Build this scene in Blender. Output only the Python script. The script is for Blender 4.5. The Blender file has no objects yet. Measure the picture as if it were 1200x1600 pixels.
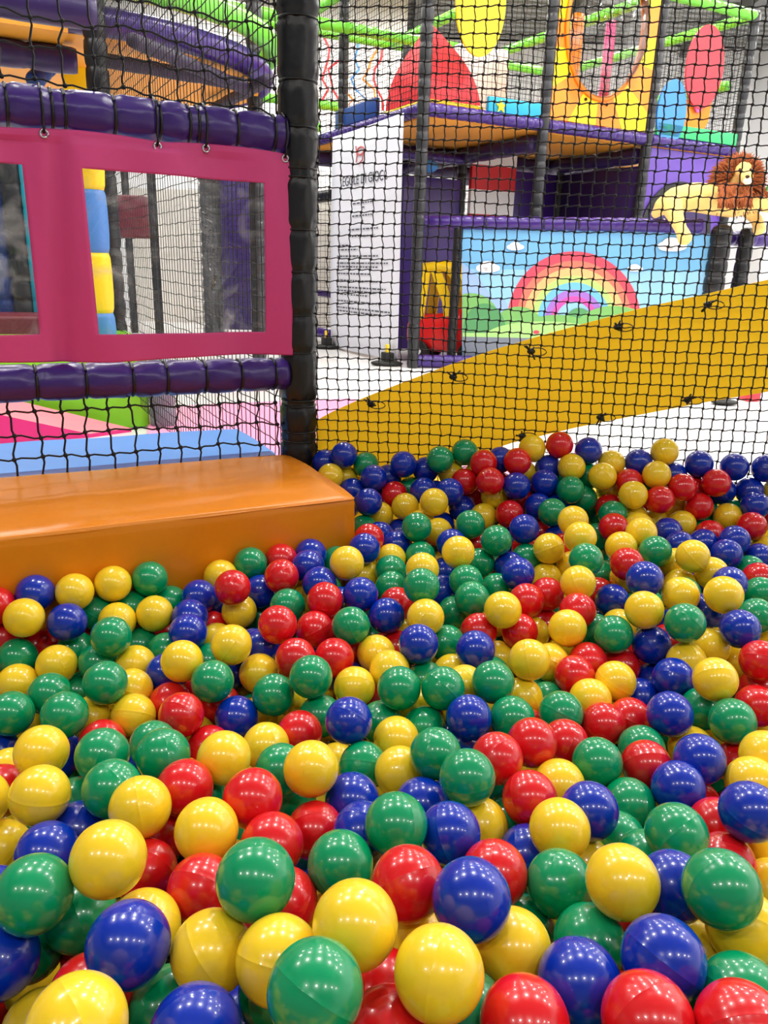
import bpy, math, random
from mathutils import Vector, Matrix, noise, kdtree
random.seed(7)
C = bpy.context.scene.collection
SC = bpy.context.scene
V = Vector

# ------------------------------------------------------------------ camera
CAM = V((0, 0, .90)); PITCH = math.radians(18.0); ROLL = math.radians(1.9); FPX = 1200.0
FW = V((0, math.cos(PITCH), -math.sin(PITCH)))
_r0 = V((1, 0, 0)); _u0 = V((0, math.sin(PITCH), math.cos(PITCH)))
RT = _r0*math.cos(ROLL) + _u0*math.sin(ROLL)
UP = -_r0*math.sin(ROLL) + _u0*math.cos(ROLL)
cd = bpy.data.cameras.new('camera'); cam = bpy.data.objects.new('camera', cd); C.objects.link(cam)
cd.sensor_fit = 'VERTICAL'; cd.sensor_height = 36; cd.lens = 36*FPX/1600; cd.clip_start = .02
cam.matrix_world = Matrix(((RT.x, UP.x, -FW.x, CAM.x), (RT.y, UP.y, -FW.y, CAM.y), (RT.z, UP.z, -FW.z, CAM.z), (0, 0, 0, 1)))
SC.camera = cam

# ------------------------------------------------------------------ light
SC.view_settings.view_transform = 'Standard'; SC.view_settings.look = 'None'
SC.view_settings.exposure = 0.0; SC.view_settings.gamma = 1.0; SC.view_settings.use_curve_mapping = False
w = bpy.data.worlds.new('world'); SC.world = w; w.use_nodes = True
w.node_tree.nodes['Background'].inputs[0].default_value = (.93, .95, 1, 1)
w.node_tree.nodes['Background'].inputs[1].default_value = .26
SC.cycles.max_bounces = 8; SC.cycles.diffuse_bounces = 3; SC.cycles.transparent_max_bounces = 24
SC.cycles.caustics_reflective = False; SC.cycles.caustics_refractive = False
CEIL = 4.6
def lamp(x, y, z, size, power, col=(1, .97, .92), shape='DISK', sy=None, rot=(0, 0, 0)):
    l = bpy.data.lights.new('ceiling_light', 'AREA'); l.shape = shape; l.size = size
    if sy: l.size_y = sy
    l.energy = power; l.color = col
    o = bpy.data.objects.new('ceiling_light', l); C.objects.link(o); o.location = (x, y, z); o.rotation_euler = rot
    return o
LAMPS = []
for ix in range(-2, 4):
    for iy in (-1, 1, 2, 3, 4, 5):  # first row, behind the camera, is added as soft front light on strip and curtain
        x = ix*1.9 + .4; y = iy*2.2 + .3
        LAMPS.append((x, y)); lamp(x, y, CEIL-.28, .34, 28 if y < 0 else 46 if y < 5.5 else 52)

# ------------------------------------------------------------------ materials
def lin(c):
    return tuple((v/12.92 if v <= .04045 else ((v+.055)/1.055)**2.4) for v in [q/255 for q in c]) + (1,)
def mat(name, rgb, rough=.5, bump=None, spec=.5, coat=0, coat_rough=.1, var=.0, vscale=4, metal=0, sss=0, emit=0, bdist=.01, bstretch=None, transl=0):
    m = bpy.data.materials.new(name); m.use_nodes = True; nt = m.node_tree; b = nt.nodes['Principled BSDF']
    col = lin(rgb)
    b.inputs['Base Color'].default_value = col; b.inputs['Roughness'].default_value = rough
    b.inputs['Specular IOR Level'].default_value = spec; b.inputs['Metallic'].default_value = metal
    b.inputs['Coat Weight'].default_value = coat; b.inputs['Coat Roughness'].default_value = coat_rough
    if sss: b.inputs['Subsurface Weight'].default_value = sss; b.inputs['Subsurface Radius'].default_value = (.01, .006, .004); b.inputs['Subsurface Scale'].default_value = .6
    if emit: b.inputs['Emission Color'].default_value = col; b.inputs['Emission Strength'].default_value = emit
    tc = nt.nodes.new('ShaderNodeTexCoord')
    if var:
        n = nt.nodes.new('ShaderNodeTexNoise'); n.inputs['Scale'].default_value = vscale; nt.links.new(tc.outputs['Object'], n.inputs['Vector'])
        mx = nt.nodes.new('ShaderNodeMix'); mx.data_type = 'RGBA'
        mx.inputs[6].default_value = tuple(c*(1-var) for c in col[:3])+(1,); mx.inputs[7].default_value = tuple(min(1, c*(1+var)) for c in col[:3])+(1,)
        nt.links.new(n.outputs[0], mx.inputs[0]); nt.links.new(mx.outputs[2], b.inputs['Base Color'])
    if bump:
        n = nt.nodes.new('ShaderNodeTexNoise'); n.inputs['Scale'].default_value = bump[0]; n.inputs['Detail'].default_value = 3
        if bstretch:
            mp = nt.nodes.new('ShaderNodeMapping'); mp.inputs['Scale'].default_value = bstretch
            nt.links.new(tc.outputs['Object'], mp.inputs['Vector']); nt.links.new(mp.outputs[0], n.inputs['Vector'])
        else: nt.links.new(tc.outputs['Object'], n.inputs['Vector'])
        bp = nt.nodes.new('ShaderNodeBump'); bp.inputs['Strength'].default_value = bump[1]; bp.inputs['Distance'].default_value = bdist
        nt.links.new(n.outputs[0], bp.inputs['Height']); nt.links.new(bp.outputs[0], b.inputs['Normal'])
    return m
def clear(name, tint=(1, 1, 1, 1), haze=.06, bump=(9, .5), hazecol=(.75, .78, .8, 1)):
    m = bpy.data.materials.new(name); m.use_nodes = True; nt = m.node_tree; nt.nodes.clear(); N = nt.nodes.new; L = nt.links.new
    out = N('ShaderNodeOutputMaterial'); tr = N('ShaderNodeBsdfTransparent'); tr.inputs[0].default_value = tint
    gl = N('ShaderNodeBsdfGlossy'); gl.inputs['Roughness'].default_value = .06
    df = N('ShaderNodeBsdfDiffuse'); df.inputs[0].default_value = hazecol
    tc = N('ShaderNodeTexCoord'); no = N('ShaderNodeTexNoise'); no.inputs['Scale'].default_value = bump[0]; no.inputs['Detail'].default_value = 4; no.inputs['Distortion'].default_value = 1.5
    L(tc.outputs['Object'], no.inputs['Vector']); bp = N('ShaderNodeBump'); bp.inputs['Strength'].default_value = bump[1]; bp.inputs['Distance'].default_value = .02
    L(no.outputs[0], bp.inputs['Height']); L(bp.outputs[0], gl.inputs['Normal'])
    fr = N('ShaderNodeFresnel'); fr.inputs[0].default_value = 1.45; L(bp.outputs[0], fr.inputs['Normal'])
    mul = N('ShaderNodeMath'); mul.operation = 'MULTIPLY'; mul.inputs[1].default_value = 1.3; L(fr.outputs[0], mul.inputs[0])
    m1 = N('ShaderNodeMixShader'); L(mul.outputs[0], m1.inputs[0]); L(tr.outputs[0], m1.inputs[1]); L(gl.outputs[0], m1.inputs[2])
    rp = N('ShaderNodeMapRange'); rp.inputs[1].default_value = .5; rp.inputs[2].default_value = .75; rp.inputs[3].default_value = 0; rp.inputs[4].default_value = haze*4
    L(no.outputs[0], rp.inputs[0])
    m2 = N('ShaderNodeMixShader'); L(rp.outputs[0], m2.inputs[0]); L(m1.outputs[0], m2.inputs[1]); L(df.outputs[0], m2.inputs[2]); L(m2.outputs[0], out.inputs[0])
    return m
PURP = (62, 30, 120)
M = {
 'b': mat('blue_plastic', (2, 44, 168), .24, spec=.5, var=.05, vscale=30, sss=.0, coat=.4, coat_rough=.05),
 'r': mat('red_plastic', (214, 20, 28), .24, spec=.5, var=.05, vscale=30, coat=.4, coat_rough=.05),
 'g': mat('green_plastic', (0, 146, 92), .24, spec=.5, var=.05, vscale=30, coat=.4, coat_rough=.05),
 'y': mat('yellow_plastic', (248, 208, 40), .24, spec=.5, var=.05, vscale=30, coat=.4, coat_rough=.05),
 'black_vinyl': mat('black_vinyl', (17, 17, 21), .36, bump=(14, .35), bdist=.012),
 'grey_vinyl': mat('dark_grey_vinyl', (34, 35, 40), .4, bump=(20, .3)),
 'purple': mat('purple_vinyl', (58, 30, 114), .3, bump=(16, .25), bdist=.01),
 'purple_dark': mat('dark_purple_vinyl', (46, 26, 84), .4, bump=(10, .2)),
 'violet': mat('violet_vinyl', (98, 66, 164), .45),
 'twine': mat('black_twine', (7, 7, 9), .7),
 'tie': mat('black_plastic_tie', (10, 10, 12), .4),
 'orange': mat('orange_vinyl', (226, 132, 12), .32, bump=(5, .3), bdist=.02, var=.05, vscale=3),
 'pink': mat('pink_vinyl', (210, 62, 130), .55, bump=(5, .3), bdist=.02),
 'seam': mat('pink_seam', (200, 44, 118), .5),
 'metal': mat('steel', (200, 200, 205), .25, metal=1),
 'blue_mat': mat('light_blue_vinyl', (76, 134, 206), .45, bump=(4, .15), bdist=.02),
 'navy': mat('navy_vinyl', (16, 56, 128), .4),
 'lime': mat('lime_vinyl', (130, 210, 30), .5),
 'magenta': mat('magenta_vinyl', (220, 30, 120), .5),
 'salmon': mat('salmon_vinyl', (250, 130, 140), .5),
 'pinkmat': mat('light_pink_vinyl', (250, 150, 190), .45),
 'mustard': mat('mustard_vinyl', (252, 208, 20), .42, bump=(6, .15), bdist=.02, var=.05),
 'floor': mat('white_floor', (238, 236, 236), .22, var=.02, vscale=1),
 'wall': mat('white_wall', (246, 246, 248), .6),
 'brick': mat('pale_wall', (225, 220, 212), .7, bump=(30, .2)),
 'ply': mat('yellow_plywood', (236, 160, 50), .55, var=.1, vscale=3),
 'yellowp': mat('yellow_panel', (255, 216, 0), .4),
 'orangep': mat('orange_panel', (250, 140, 30), .4),
 'redp': mat('red_fabric', (228, 48, 58), .6, bump=(4, .3), bdist=.03),
 'redflat': mat('red_panel', (214, 52, 66), .5),
 'pinkp': mat('hot_pink_panel', (240, 90, 160), .5),
 'bluep': mat('sky_blue_panel', (64, 138, 214), .5),
 'cyan': mat('cyan_panel', (20, 160, 200), .5),
 'greenp': mat('green_panel', (50, 180, 110), .5),
 'tube': mat('green_tube', (110, 205, 60), .35),
 'white': mat('white_vinyl', (240, 240, 240), .5),
 'banner': mat('banner_fabric', (214, 216, 228), .6),
 'ink': mat('dark_ink', (70, 70, 80), .8),
 'rink': mat('red_ink', (190, 90, 95), .8),
 'stripe_red': mat('stripe_red', (215, 30, 40), .5),
 'lion': mat('tan_plush', (242, 200, 120), .9, bump=(60, .4)),
 'mane': mat('brown_plush', (150, 78, 36), .95, var=.3, vscale=12),
 'nose': mat('dark_plush', (60, 30, 22), .8),
 'muzzle': mat('cream_plush', (252, 236, 205), .9),
 'carred': mat('toy_red', (226, 22, 22), .3), 'caryel': mat('toy_yellow', (250, 205, 10), .35),
 'underbeam': mat('dark_beam_vinyl', (40, 26, 58), .6),
 'rubber': mat('black_rubber', (16, 16, 16), .6),
 'ceiling': mat('grey_ceiling', (150, 152, 150), .8),
 'beam': mat('ceiling_beam', (110, 112, 112), .7),
 'lampw': mat('lamp_lens', (255, 255, 250), .5, emit=9),
 'leaf': mat('green_leaf', (70, 160, 70), .5),
 'grey_mat': mat('grey_vinyl', (120, 124, 134), .5),
 'maroon': mat('maroon_vinyl', (110, 30, 50), .5),
 'teal': mat('teal_vinyl', (20, 160, 190), .4),
 'clear': clear('clear_pvc', haze=.11),
 'bubble': clear('clear_bubble', (.9, .87, .86, 1), .07, (4, .2)),
 'pitdark': mat('pit_floor', (60, 60, 70), .7),
}
def translucent(m, col, f_):
    nt = m.node_tree; b = nt.nodes['Principled BSDF']; out = [n for n in nt.nodes if n.type == 'OUTPUT_MATERIAL'][0]
    t = nt.nodes.new('ShaderNodeBsdfTranslucent'); t.inputs[0].default_value = lin(col); mx = nt.nodes.new('ShaderNodeMixShader'); mx.inputs[0].default_value = f_
    nt.links.new(b.outputs[0], mx.inputs[1]); nt.links.new(t.outputs[0], mx.inputs[2]); nt.links.new(mx.outputs[0], out.inputs[0])
translucent(M['mustard'], (255, 236, 110), .42)
# ------------------------------------------------------------------ helpers
WL = {}
class MB:
    def __init__(s): s.v = []; s.f = []; s.mi = []; s.ms = []; s.cur = 0
    def use(s, m):
        if m not in s.ms: s.ms.append(m)
        s.cur = s.ms.index(m); return s
    def add(s, vs, fs):
        n = len(s.v); s.v += [V(q) for q in vs]
        for f in fs: s.f.append([n+i for i in f]); s.mi.append(s.cur)
        return s
    def box(s, o, ax, ay, az):   # corner o and three edge vectors
        o, ax, ay, az = V(o), V(ax), V(ay), V(az)
        vs = [o, o+ax, o+ax+ay, o+ay, o+az, o+ax+az, o+ax+ay+az, o+ay+az]
        return s.add(vs, [(0, 3, 2, 1), (4, 5, 6, 7), (0, 1, 5, 4), (1, 2, 6, 5), (2, 3, 7, 6), (3, 0, 4, 7)])
    def prism(s, pts, d):
        d = V(d); n = len(pts); vs = [V(p) for p in pts] + [V(p)+d for p in pts]
        return s.add(vs, [tuple(range(n))[::-1], tuple(range(n, 2*n))] + [(i, (i+1) % n, n+(i+1) % n, n+i) for i in range(n)])
    def line(s, pts, r, n=4, closed=False):
        pts = [V(p) for p in pts]; k = len(pts); vs = []
        for i, p in enumerate(pts):
            if closed: t = pts[(i+1) % k]-pts[i-1]
            else: t = pts[min(i+1, k-1)]-pts[max(i-1, 0)]
            t.normalize(); a = t.cross(V((0, 0, 1)) if abs(t.z) < .8 else V((0, 1, 0))); a.normalize(); b = t.cross(a)
            rr = r(i/(k-1)) if callable(r) else r
            for j in range(n): an = 2*math.pi*(j+.5)/n; vs.append(p+a*math.cos(an)*rr+b*math.sin(an)*rr)
        fs = [(i*n+j, i*n+(j+1) % n, (i+1)*n+(j+1) % n, (i+1)*n+j) for i in range(k-1) for j in range(n)]
        if closed: fs += [((k-1)*n+j, (k-1)*n+(j+1) % n, (j+1) % n, j) for j in range(n)]
        else: fs += [tuple(range(n))[::-1], tuple(range((k-1)*n, k*n))]
        return s.add(vs, fs)
    def ell(s, c, rx, ry, rz, nu=16, nv=10, rot=None):
        c = V(c); vs = [V((0, 0, rz))]
        for i in range(1, nv):
            a = math.pi*i/nv
            for j in range(nu): b = 2*math.pi*j/nu; vs.append(V((rx*math.sin(a)*math.cos(b), ry*math.sin(a)*math.sin(b), rz*math.cos(a))))
        vs.append(V((0, 0, -rz)))
        fs = [(0, 1+j, 1+(j+1) % nu) for j in range(nu)]
        for i in range(nv-2):
            fs += [(1+i*nu+j, 1+(i+1)*nu+j, 1+(i+1)*nu+(j+1) % nu, 1+i*nu+(j+1) % nu) for j in range(nu)]
        e = len(vs)-1; fs += [(1+(nv-2)*nu+(j+1) % nu, 1+(nv-2)*nu+j, e) for j in range(nu)]
        if rot: vs = [rot @ q for q in vs]
        return s.add([c+q for q in vs], fs)
    def disc(s, c, u, v, ru, rv, th, n=40, a0=0, a1=2*math.pi):
        c, u, v = V(c), V(u).normalized(), V(v).normalized()
        return s.prism([c+u*ru*math.cos(a0+(a1-a0)*i/n)+v*rv*math.sin(a0+(a1-a0)*i/n) for i in range(n)], u.cross(v)*th)
    def build(s, name, m=None, parent=None, origin=None, smooth=False, bevel=0, weld=False):
        if parent is not None: W = WL[parent.name]
        elif origin is not None: W = V(origin)
        else:
            xs = [q.x for q in s.v]; ys = [q.y for q in s.v]; zs = [q.z for q in s.v]
            W = V(((min(xs)+max(xs))/2, (min(ys)+max(ys))/2, min(zs)))
        me = bpy.data.meshes.new(name); me.from_pydata([q-W for q in s.v], [], s.f)
        if s.ms:
            for k in s.ms: me.materials.append(M[k])
            me.polygons.foreach_set('material_index', s.mi)
        else: me.materials.append(M[m] if isinstance(m, str) else m)
        if smooth: me.polygons.foreach_set('use_smooth', [True]*len(me.polygons))
        me.validate(); me.update()
        if weld:
            import bmesh
            bm = bmesh.new(); bm.from_mesh(me); bmesh.ops.remove_doubles(bm, verts=bm.verts[:], dist=.0004); bm.to_mesh(me); bm.free()
        o = bpy.data.objects.new(name, me); C.objects.link(o)
        if parent is not None: o.parent = parent; o.location = (0, 0, 0)
        else: o.location = W
        WL[o.name] = W
        if bevel:
            b = o.modifiers.new('bevel', 'BEVEL'); b.width = bevel; b.segments = 3; b.limit_method = 'ANGLE'; b.angle_limit = .6
            me.polygons.foreach_set('use_smooth', [True]*len(me.polygons))
        return o
def tag(o, label, cat=None, group=None, kind=None):
    if label: o['label'] = label
    if cat: o['category'] = cat
    if group: o['group'] = group
    if kind: o['kind'] = kind
    return o
def thing(name, loc, label, cat, group=None):
    o = bpy.data.objects.new(name, None); C.objects.link(o); o.location = loc; WL[o.name] = V(loc); o.empty_display_size = .1
    return tag(o, label, cat, group)
def struct(o): o['kind'] = 'structure'; return o
def frame(t):
    t = V(t).normalized(); a = t.cross(V((0, 0, 1)) if abs(t.z) < .8 else V((0, -1, 0))).normalized(); return t, a, t.cross(a)
def padded(name, p, q, R, ties, m, parent, step=.008, pinch=.14, n=28, wr=.05, seed=0, tm='tie', mktie=True, tiew=.004):
    """Foam padded tube: pinched and wrinkled wherever a cord ties it; each cord is a sub-part."""
    p, q = V(p), V(q); L = (q-p).length; t, a, b = frame(q-p); k = max(2, int(L/step)); vs = []
    rn = random.Random(seed); ph = [rn.uniform(0, 6.3) for _ in ties]
    for i in range(k+1):
        d = L*i/k; c = p+t*d
        for j in range(n):
            an = 2*math.pi*j/n; r = R*(1+.02*noise.noise(V((math.cos(an)*1.2, math.sin(an)*1.2+seed*7, d*9))))
            for tt, f in zip(ties, ph):
                e = abs(d-tt)
                if e < .12:
                    r -= R*pinch*math.exp(-(e/.012)**2)
                    r += R*wr*math.exp(-((e-.016)/.014)**2)*(math.sin(an*7+f)*.7+math.sin(an*11+f*3)*.5)
            vs.append(c+a*math.cos(an)*r+b*math.sin(an)*r)
    fs = [(i*n+j, (i+1)*n+j, (i+1)*n+(j+1) % n, i*n+(j+1) % n) for i in range(k) for j in range(n)]
    fs += [tuple(range(n)), tuple(range(k*n, (k+1)*n))[::-1]]
    mb = MB(); mb.add(vs, fs); o = mb.build(name, m, parent, smooth=True, origin=p)
    if mktie:
        for tt in ties:
            c = p+t*tt; r = R*(1-pinch)+tiew*.6
            mb = MB(); mb.line([c+a*math.cos(x*math.pi/12)*r+b*math.sin(x*math.pi/12)*r for x in range(24)], tiew, 5, True)
            mb.build('tie', tm, o, smooth=True)
    return o
def ribbed(name, p, q, R, m, parent, rib=.12, n=14, origin=None, smooth=True):
    p, q = V(p), V(q); L = (q-p).length; t, a, b = frame(q-p); k = max(1, round(L/rib)); vs = []; rings = 0
    for i in range(k):
        for fr, rr in ((0, .88), (.08, .97), (.3, 1.02), (.7, 1.02), (.92, .97)):
            c = p+t*L*(i+fr)/k
            vs += [c+(a*math.cos(2*math.pi*j/n)+b*math.sin(2*math.pi*j/n))*R*rr for j in range(n)]; rings += 1
    c = q; vs += [c+(a*math.cos(2*math.pi*j/n)+b*math.sin(2*math.pi*j/n))*R*.88 for j in range(n)]; rings += 1
    fs = [(i*n+j, (i+1)*n+j, (i+1)*n+(j+1) % n, i*n+(j+1) % n) for i in range(rings-1) for j in range(n)] + [tuple(range(n)), tuple(range((rings-1)*n, rings*n))[::-1]]
    mb = MB(); mb.add(vs, fs); return mb.build(name, m, parent, origin=origin or (p if p.z < q.z else q), smooth=smooth)
def net(name, P, D, s0, s1, z0, z1, cell, rad, jit=.12, label='', cat='net', m='twine', knots=True, top=None, bot=None, parent=None, sag=0):
    """Knotted rope net standing on the vertical plane through P along D."""
    D = V(D); N = V((D.y, -D.x, 0)); mb = MB(); rn = random.Random(hash(name) % 1 + int(s1*100))
    ns = int(round((s1-s0)/cell)); nz = int(round((z1-z0)/cell)); G = {}
    for i in range(ns+1):
        for j in range(nz+1):
            s = s0+cell*i+rn.uniform(-jit, jit)*cell*.5; z = z0+cell*j+rn.uniform(-jit, jit)*cell*.5
            if sag: s += cell*sag*math.sin(j*.21+.5); z += cell*sag*math.sin(i*.17)
            w_ = .006*math.sin(s*5+z*3)*(1 if sag else .3)
            G[i, j] = V((P[0], P[1], 0))+D*s+N*w_+V((0, 0, z))
    def ok(p):
        s = (p-V((P[0], P[1], 0))).dot(D)
        return (top is None or p.z <= top(s)) and (bot is None or p.z >= bot(s))
    def run(keys):
        seg = []
        for a_, b_ in zip(keys, keys[1:]):
            A_, B_ = G[a_], G[b_]
            if ok(A_) and ok(B_):
                if not seg: seg = [A_]
                if knots:
                    mid = (A_+B_)/2; d = (B_-A_).normalized(); side = d.cross(N)
                    seg += [A_.lerp(B_, .25)+side*cell*.045, A_.lerp(B_, .75)-side*cell*.045]
                seg.append(B_)
            else:
                if len(seg) > 1: mb.line(seg, rad, 4)
                seg = []
        if len(seg) > 1: mb.line(seg, rad, 4)
    for i in range(ns+1): run([(i, j) for j in range(nz+1)])
    for j in range(nz+1): run([(i, j) for i in range(ns+1)])
    if knots:
        for k_, p in G.items():
            if ok(p): mb.ell(p, rad*2.4, rad*2.4, rad*2.2, 6, 4)
    o = mb.build(name, m, parent, origin=None if parent else (P[0]+D.x*s0, P[1]+D.y*s0, z0), smooth=knots)
    if not parent: tag(o, label, cat)
    return o
def at(x, y, d):
    return CAM + (FW + RT*((x-600)/FPX) - UP*((y-800)/FPX))*d
def onp(x, y, P, Dd):
    n = V((Dd.y, -Dd.x, 0)); v = FW + RT*((x-600)/FPX) - UP*((y-800)/FPX); return CAM + v*((P-CAM).dot(n)/v.dot(n))
def onz(x, y, z):
    v = FW + RT*((x-600)/FPX) - UP*((y-800)/FPX); return CAM + v*((z-CAM.z)/v.z)

# main directions of the play frame and of the pit netting
A = V((.8829, .4695, 0)); B = V((-.4695, .8829, 0)); D = V((math.sin(math.radians(96)), math.cos(math.radians(96)), 0))
ND = V((D.y, -D.x, 0))
P0 = V((-.238, 2.049, 0)); Q = V((.215, 7.024, 0)); Z = V((0, 0, 1))
# ================================================================== setting
mb = MB(); mb.box((-9, -6, -.1), (17, 0, 0), (0, 22, 0), (0, 0, .1)); struct(mb.build('floor', 'floor'))
mb = MB(); mb.box((-9, -6, CEIL), (17, 0, 0), (0, 22, 0), (0, 0, .1))
cl = struct(mb.build('ceiling', 'ceiling'))
mb = MB()
for k in range(88): mb.box((-9, -6+k*.25, CEIL-.04), (17, 0, 0), (0, .12, 0), (0, 0, .05))
mb.build('corrugation', 'ceiling', cl)
mb = MB()
for k in range(8): mb.box((-9+k*2.3, -6, CEIL-.2), (.14, 0, 0), (0, 22, 0), (0, 0, .2))
mb.build('beam', 'beam', cl)
mb = MB(); mb.box((-9, 15, 0), (17, 0, 0), (0, .1, 0), (0, 0, CEIL)); struct(mb.build('wall_back', 'wall'))
mb = MB(); mb.box((-7.5, 12.6, 0), (7.6, 0, 0), (0, .1, 0), (0, 0, CEIL)); struct(mb.build('wall_left', 'wall'))
mb = MB(); mb.box((6.2, -6, 0), (.1, 0, 0), (0, 21, 0), (0, 0, CEIL)); struct(mb.build('wall_right', 'wall'))
for x, y in LAMPS:  # lamp bodies, including those of the added row behind the camera
    t = thing('ceiling_lamp', (x, y, CEIL-.26), 'round high ceiling lamp with white lens above the play hall', 'lamp', 'round ceiling lamps over the hall')
    mb = MB(); mb.disc((x, y, CEIL-.25), (1, 0, 0), (0, 1, 0), .2, .2, .25, 20); mb.build('housing', 'beam', t)
    mb = MB(); mb.disc((x, y, CEIL-.262), (1, 0, 0), (0, 1, 0), .17, .17, .01, 20); mb.build('lens', 'lampw', t)

# ================================================================== ball pit shell
mb = MB(); mb.box((-2.2, -1.0, 0), (4.4, 0, 0), (0, 2.6, 0), (0, 0, .03)); struct(mb.build('trim_1', 'pitdark'))
kerb = MB(); kerb.box(P0-ND*.13+D*.06, D*2.6, ND*.1, Z*.33)
tag(kerb.build('pit_kerb', 'mustard', bevel=.01), 'low padded kerb hidden under the pit net behind the balls', 'kerb')

# main black post
pt = thing('padded_post', P0, 'thick black padded post between the pink curtain and the long net', 'post')
ties = [.36, .435, .46, .53, .545, .67, .765, .87, .97, 1.09, 1.11, 1.20, 1.30, 1.43, 1.56, 1.69, 1.82]
padded('sleeve', P0, P0+Z*2.0, .049, ties, 'black_vinyl', pt, seed=3, tiew=.0026, pinch=.10, wr=.07)

# purple bars of the left side
def bar(z, lab, tie_s):
    t = thing('padded_bar', P0-A*.8+Z*z, lab, 'bar')
    p = P0-A*1.15+Z*z; q = P0-A*.04+Z*z
    padded('sleeve', p, q, .0425 if z < 1 else .0445, [1.15-s for s in tie_s][::-1], 'purple', t, seed=int(z*10), pinch=.12, tiew=.0035)
bar(1.182, 'upper purple padded bar holding up the pink curtain', (.07, .16, .25, .27, .335, .43, .53, .555, .64, .73, .83, .93, 1.03))
bar(.614, 'lower purple padded bar beneath the pink curtain', (.075, .165, .255, .35, .43, .535, .64, .75, .86, .97))

# pink curtain with two clear windows
ct = thing('play_curtain', P0-A*.4-B*.012+Z*.66, 'pink vinyl curtain with two clear windows hanging from the upper purple bar', 'curtain')
SV = [-.03, -.098, -.503, -.622, -1.03, -1.15]; ZV = [.664, .7235, 1.0705, 1.137]
def csp(s, z):
    w_ = .010*math.sin(s*13+.6)+.006*math.sin(s*29+z*4)-.014*math.exp(-((s+.565-(z-.9)*.06)/.02)**2)
    if z > 1.12: w_ *= .3
    ss = s - (.022 if -.62 < s < -.48 else 0)*0
    if abs(s+.503) < .002: ss = s-(z-.9)*.02
    return P0+A*ss-B*(.012+.015+w_)+Z*(z-.004*math.sin((s)*9)*(1 if z < .7 else 0)+ (.008*abs(math.sin(s*10.2+.3)) if z > 1.12 else 0))
def cell_patch(mb, i, j, off=0):
    n = 14; vs = []; fs = []
    for a in range(n+1):
        for b in range(n+1):
            s = SV[i]+(SV[i+1]-SV[i])*a/n; z = ZV[j]+(ZV[j+1]-ZV[j])*b/n; vs.append(csp(s, z)-B*off)
    for a in range(n):
        for b in range(n): fs.append((a*(n+1)+b, (a+1)*(n+1)+b, (a+1)*(n+1)+b+1, a*(n+1)+b+1))
    mb.add(vs, fs)
mb = MB()
for i in range(5):
    for j in range(3):
        if j == 1 and i in (1, 3): continue
        cell_patch(mb, i, j)
sh = mb.build('vinyl_sheet', 'pink', ct, smooth=True, weld=True); so = sh.modifiers.new('thick', 'SOLIDIFY'); so.thickness = .0022
for i in (1, 3):
    mb = MB(); n = 26; vs = []; fs = []
    for a in range(n+1):
        for b in range(n+1):
            s = SV[i]+(SV[i+1]-SV[i])*a/n; z = ZV[1]+(ZV[2]-ZV[1])*b/n
            e = min(a, n-a, b, n-b)/n*4; e = min(1, e)
            vs.append(csp(s, z)+B*(.006+e*.016*noise.noise(V((s*9, z*7, i*3))))+A*0)
    for a in range(n):
        for b in range(n): fs.append((a*(n+1)+b, (a+1)*(n+1)+b, (a+1)*(n+1)+b+1, a*(n+1)+b+1))
    mb.add(vs, fs); mb.build('clear_window', 'clear', ct, smooth=True)
for s in (-.045, -.235, -.345, -.575, -.80, -1.02):     # eyelets and the cords through them
    c = csp(s, 1.127)-B*.003
    mb = MB(); mb.line([c+(A*math.cos(x*math.pi/8)+Z*math.sin(x*math.pi/8))*.0075 for x in range(16)], .0026, 6, True)
    ey = mb.build('eyelet', 'metal', ct, smooth=True)
    mb = MB(); zc = 1.182
    mb.line([c+B*.004, c-B*.012+Z*.012] + [P0+A*s+Z*zc+(-B*math.cos(x)+Z*math.sin(x))*.0475 for x in (-.7, -.3, .1, .5, .9, 1.3, 1.7, 2.2)], .0028, 5)
    mb.build('hanging_cord', 'tie', ct, smooth=True)

# nets
net('climbing_net', P0+B*.0, -A, .05, 1.15, 1.225, 1.9, .058, .0024, jit=.25, label='coarse black net above the upper purple bar', sag=.22)
net('climbing_net', P0+B*.0, -A, .05, 1.15, .375, .59, .0535, .0026, jit=.2, label='coarse black net between the lower purple bar and the blue mat', sag=.2)
net('side_net', P0, B, .06, 3.06, .12, 2.55, .045, .0017, jit=.15, label='fine black net running back from the black post behind the curtain', knots=False)
net('safety_net', P0, D, .05, 2.0, .30, 1.72, .0275, .0017, jit=.14, label='long black knotted net closing the back of the ball pit', sag=.10)

# sloping mustard strip behind the net
def sp(px, py, off=.035):
    v = FW + RT*((px-600)/FPX) - UP*((py-800)/FPX); k = (P0-ND*off-CAM).dot(ND)/v.dot(ND); return CAM+v*k
TOPS = [(494, 657), (520, 643), (560, 625), (600, 609), (650, 590), (700, 571), (770, 547), (850, 523), (930, 501), (1000, 482), (1100, 460), (1200, 437)]
BOTS = [(1200, 612), (1100, 629), (1000, 648), (900, 668), (800, 692), (740, 712), (690, 738), (640, 770), (560, 800), (494, 810)]
up = [sp(*q) for q in TOPS]; lo = [sp(*q) for q in BOTS]
ext = lambda p, q, k: p+(p-q)*k
up.append(ext(up[-1], up[-2], 4)); lo.insert(0, ext(lo[0], lo[1], 4))
mb = MB(); mb.prism(up+lo, -ND*.003)
tag(mb.build('slope_panel', 'mustard'), 'mustard yellow vinyl strip sloping up to the right behind the net', 'vinyl strip')
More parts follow.
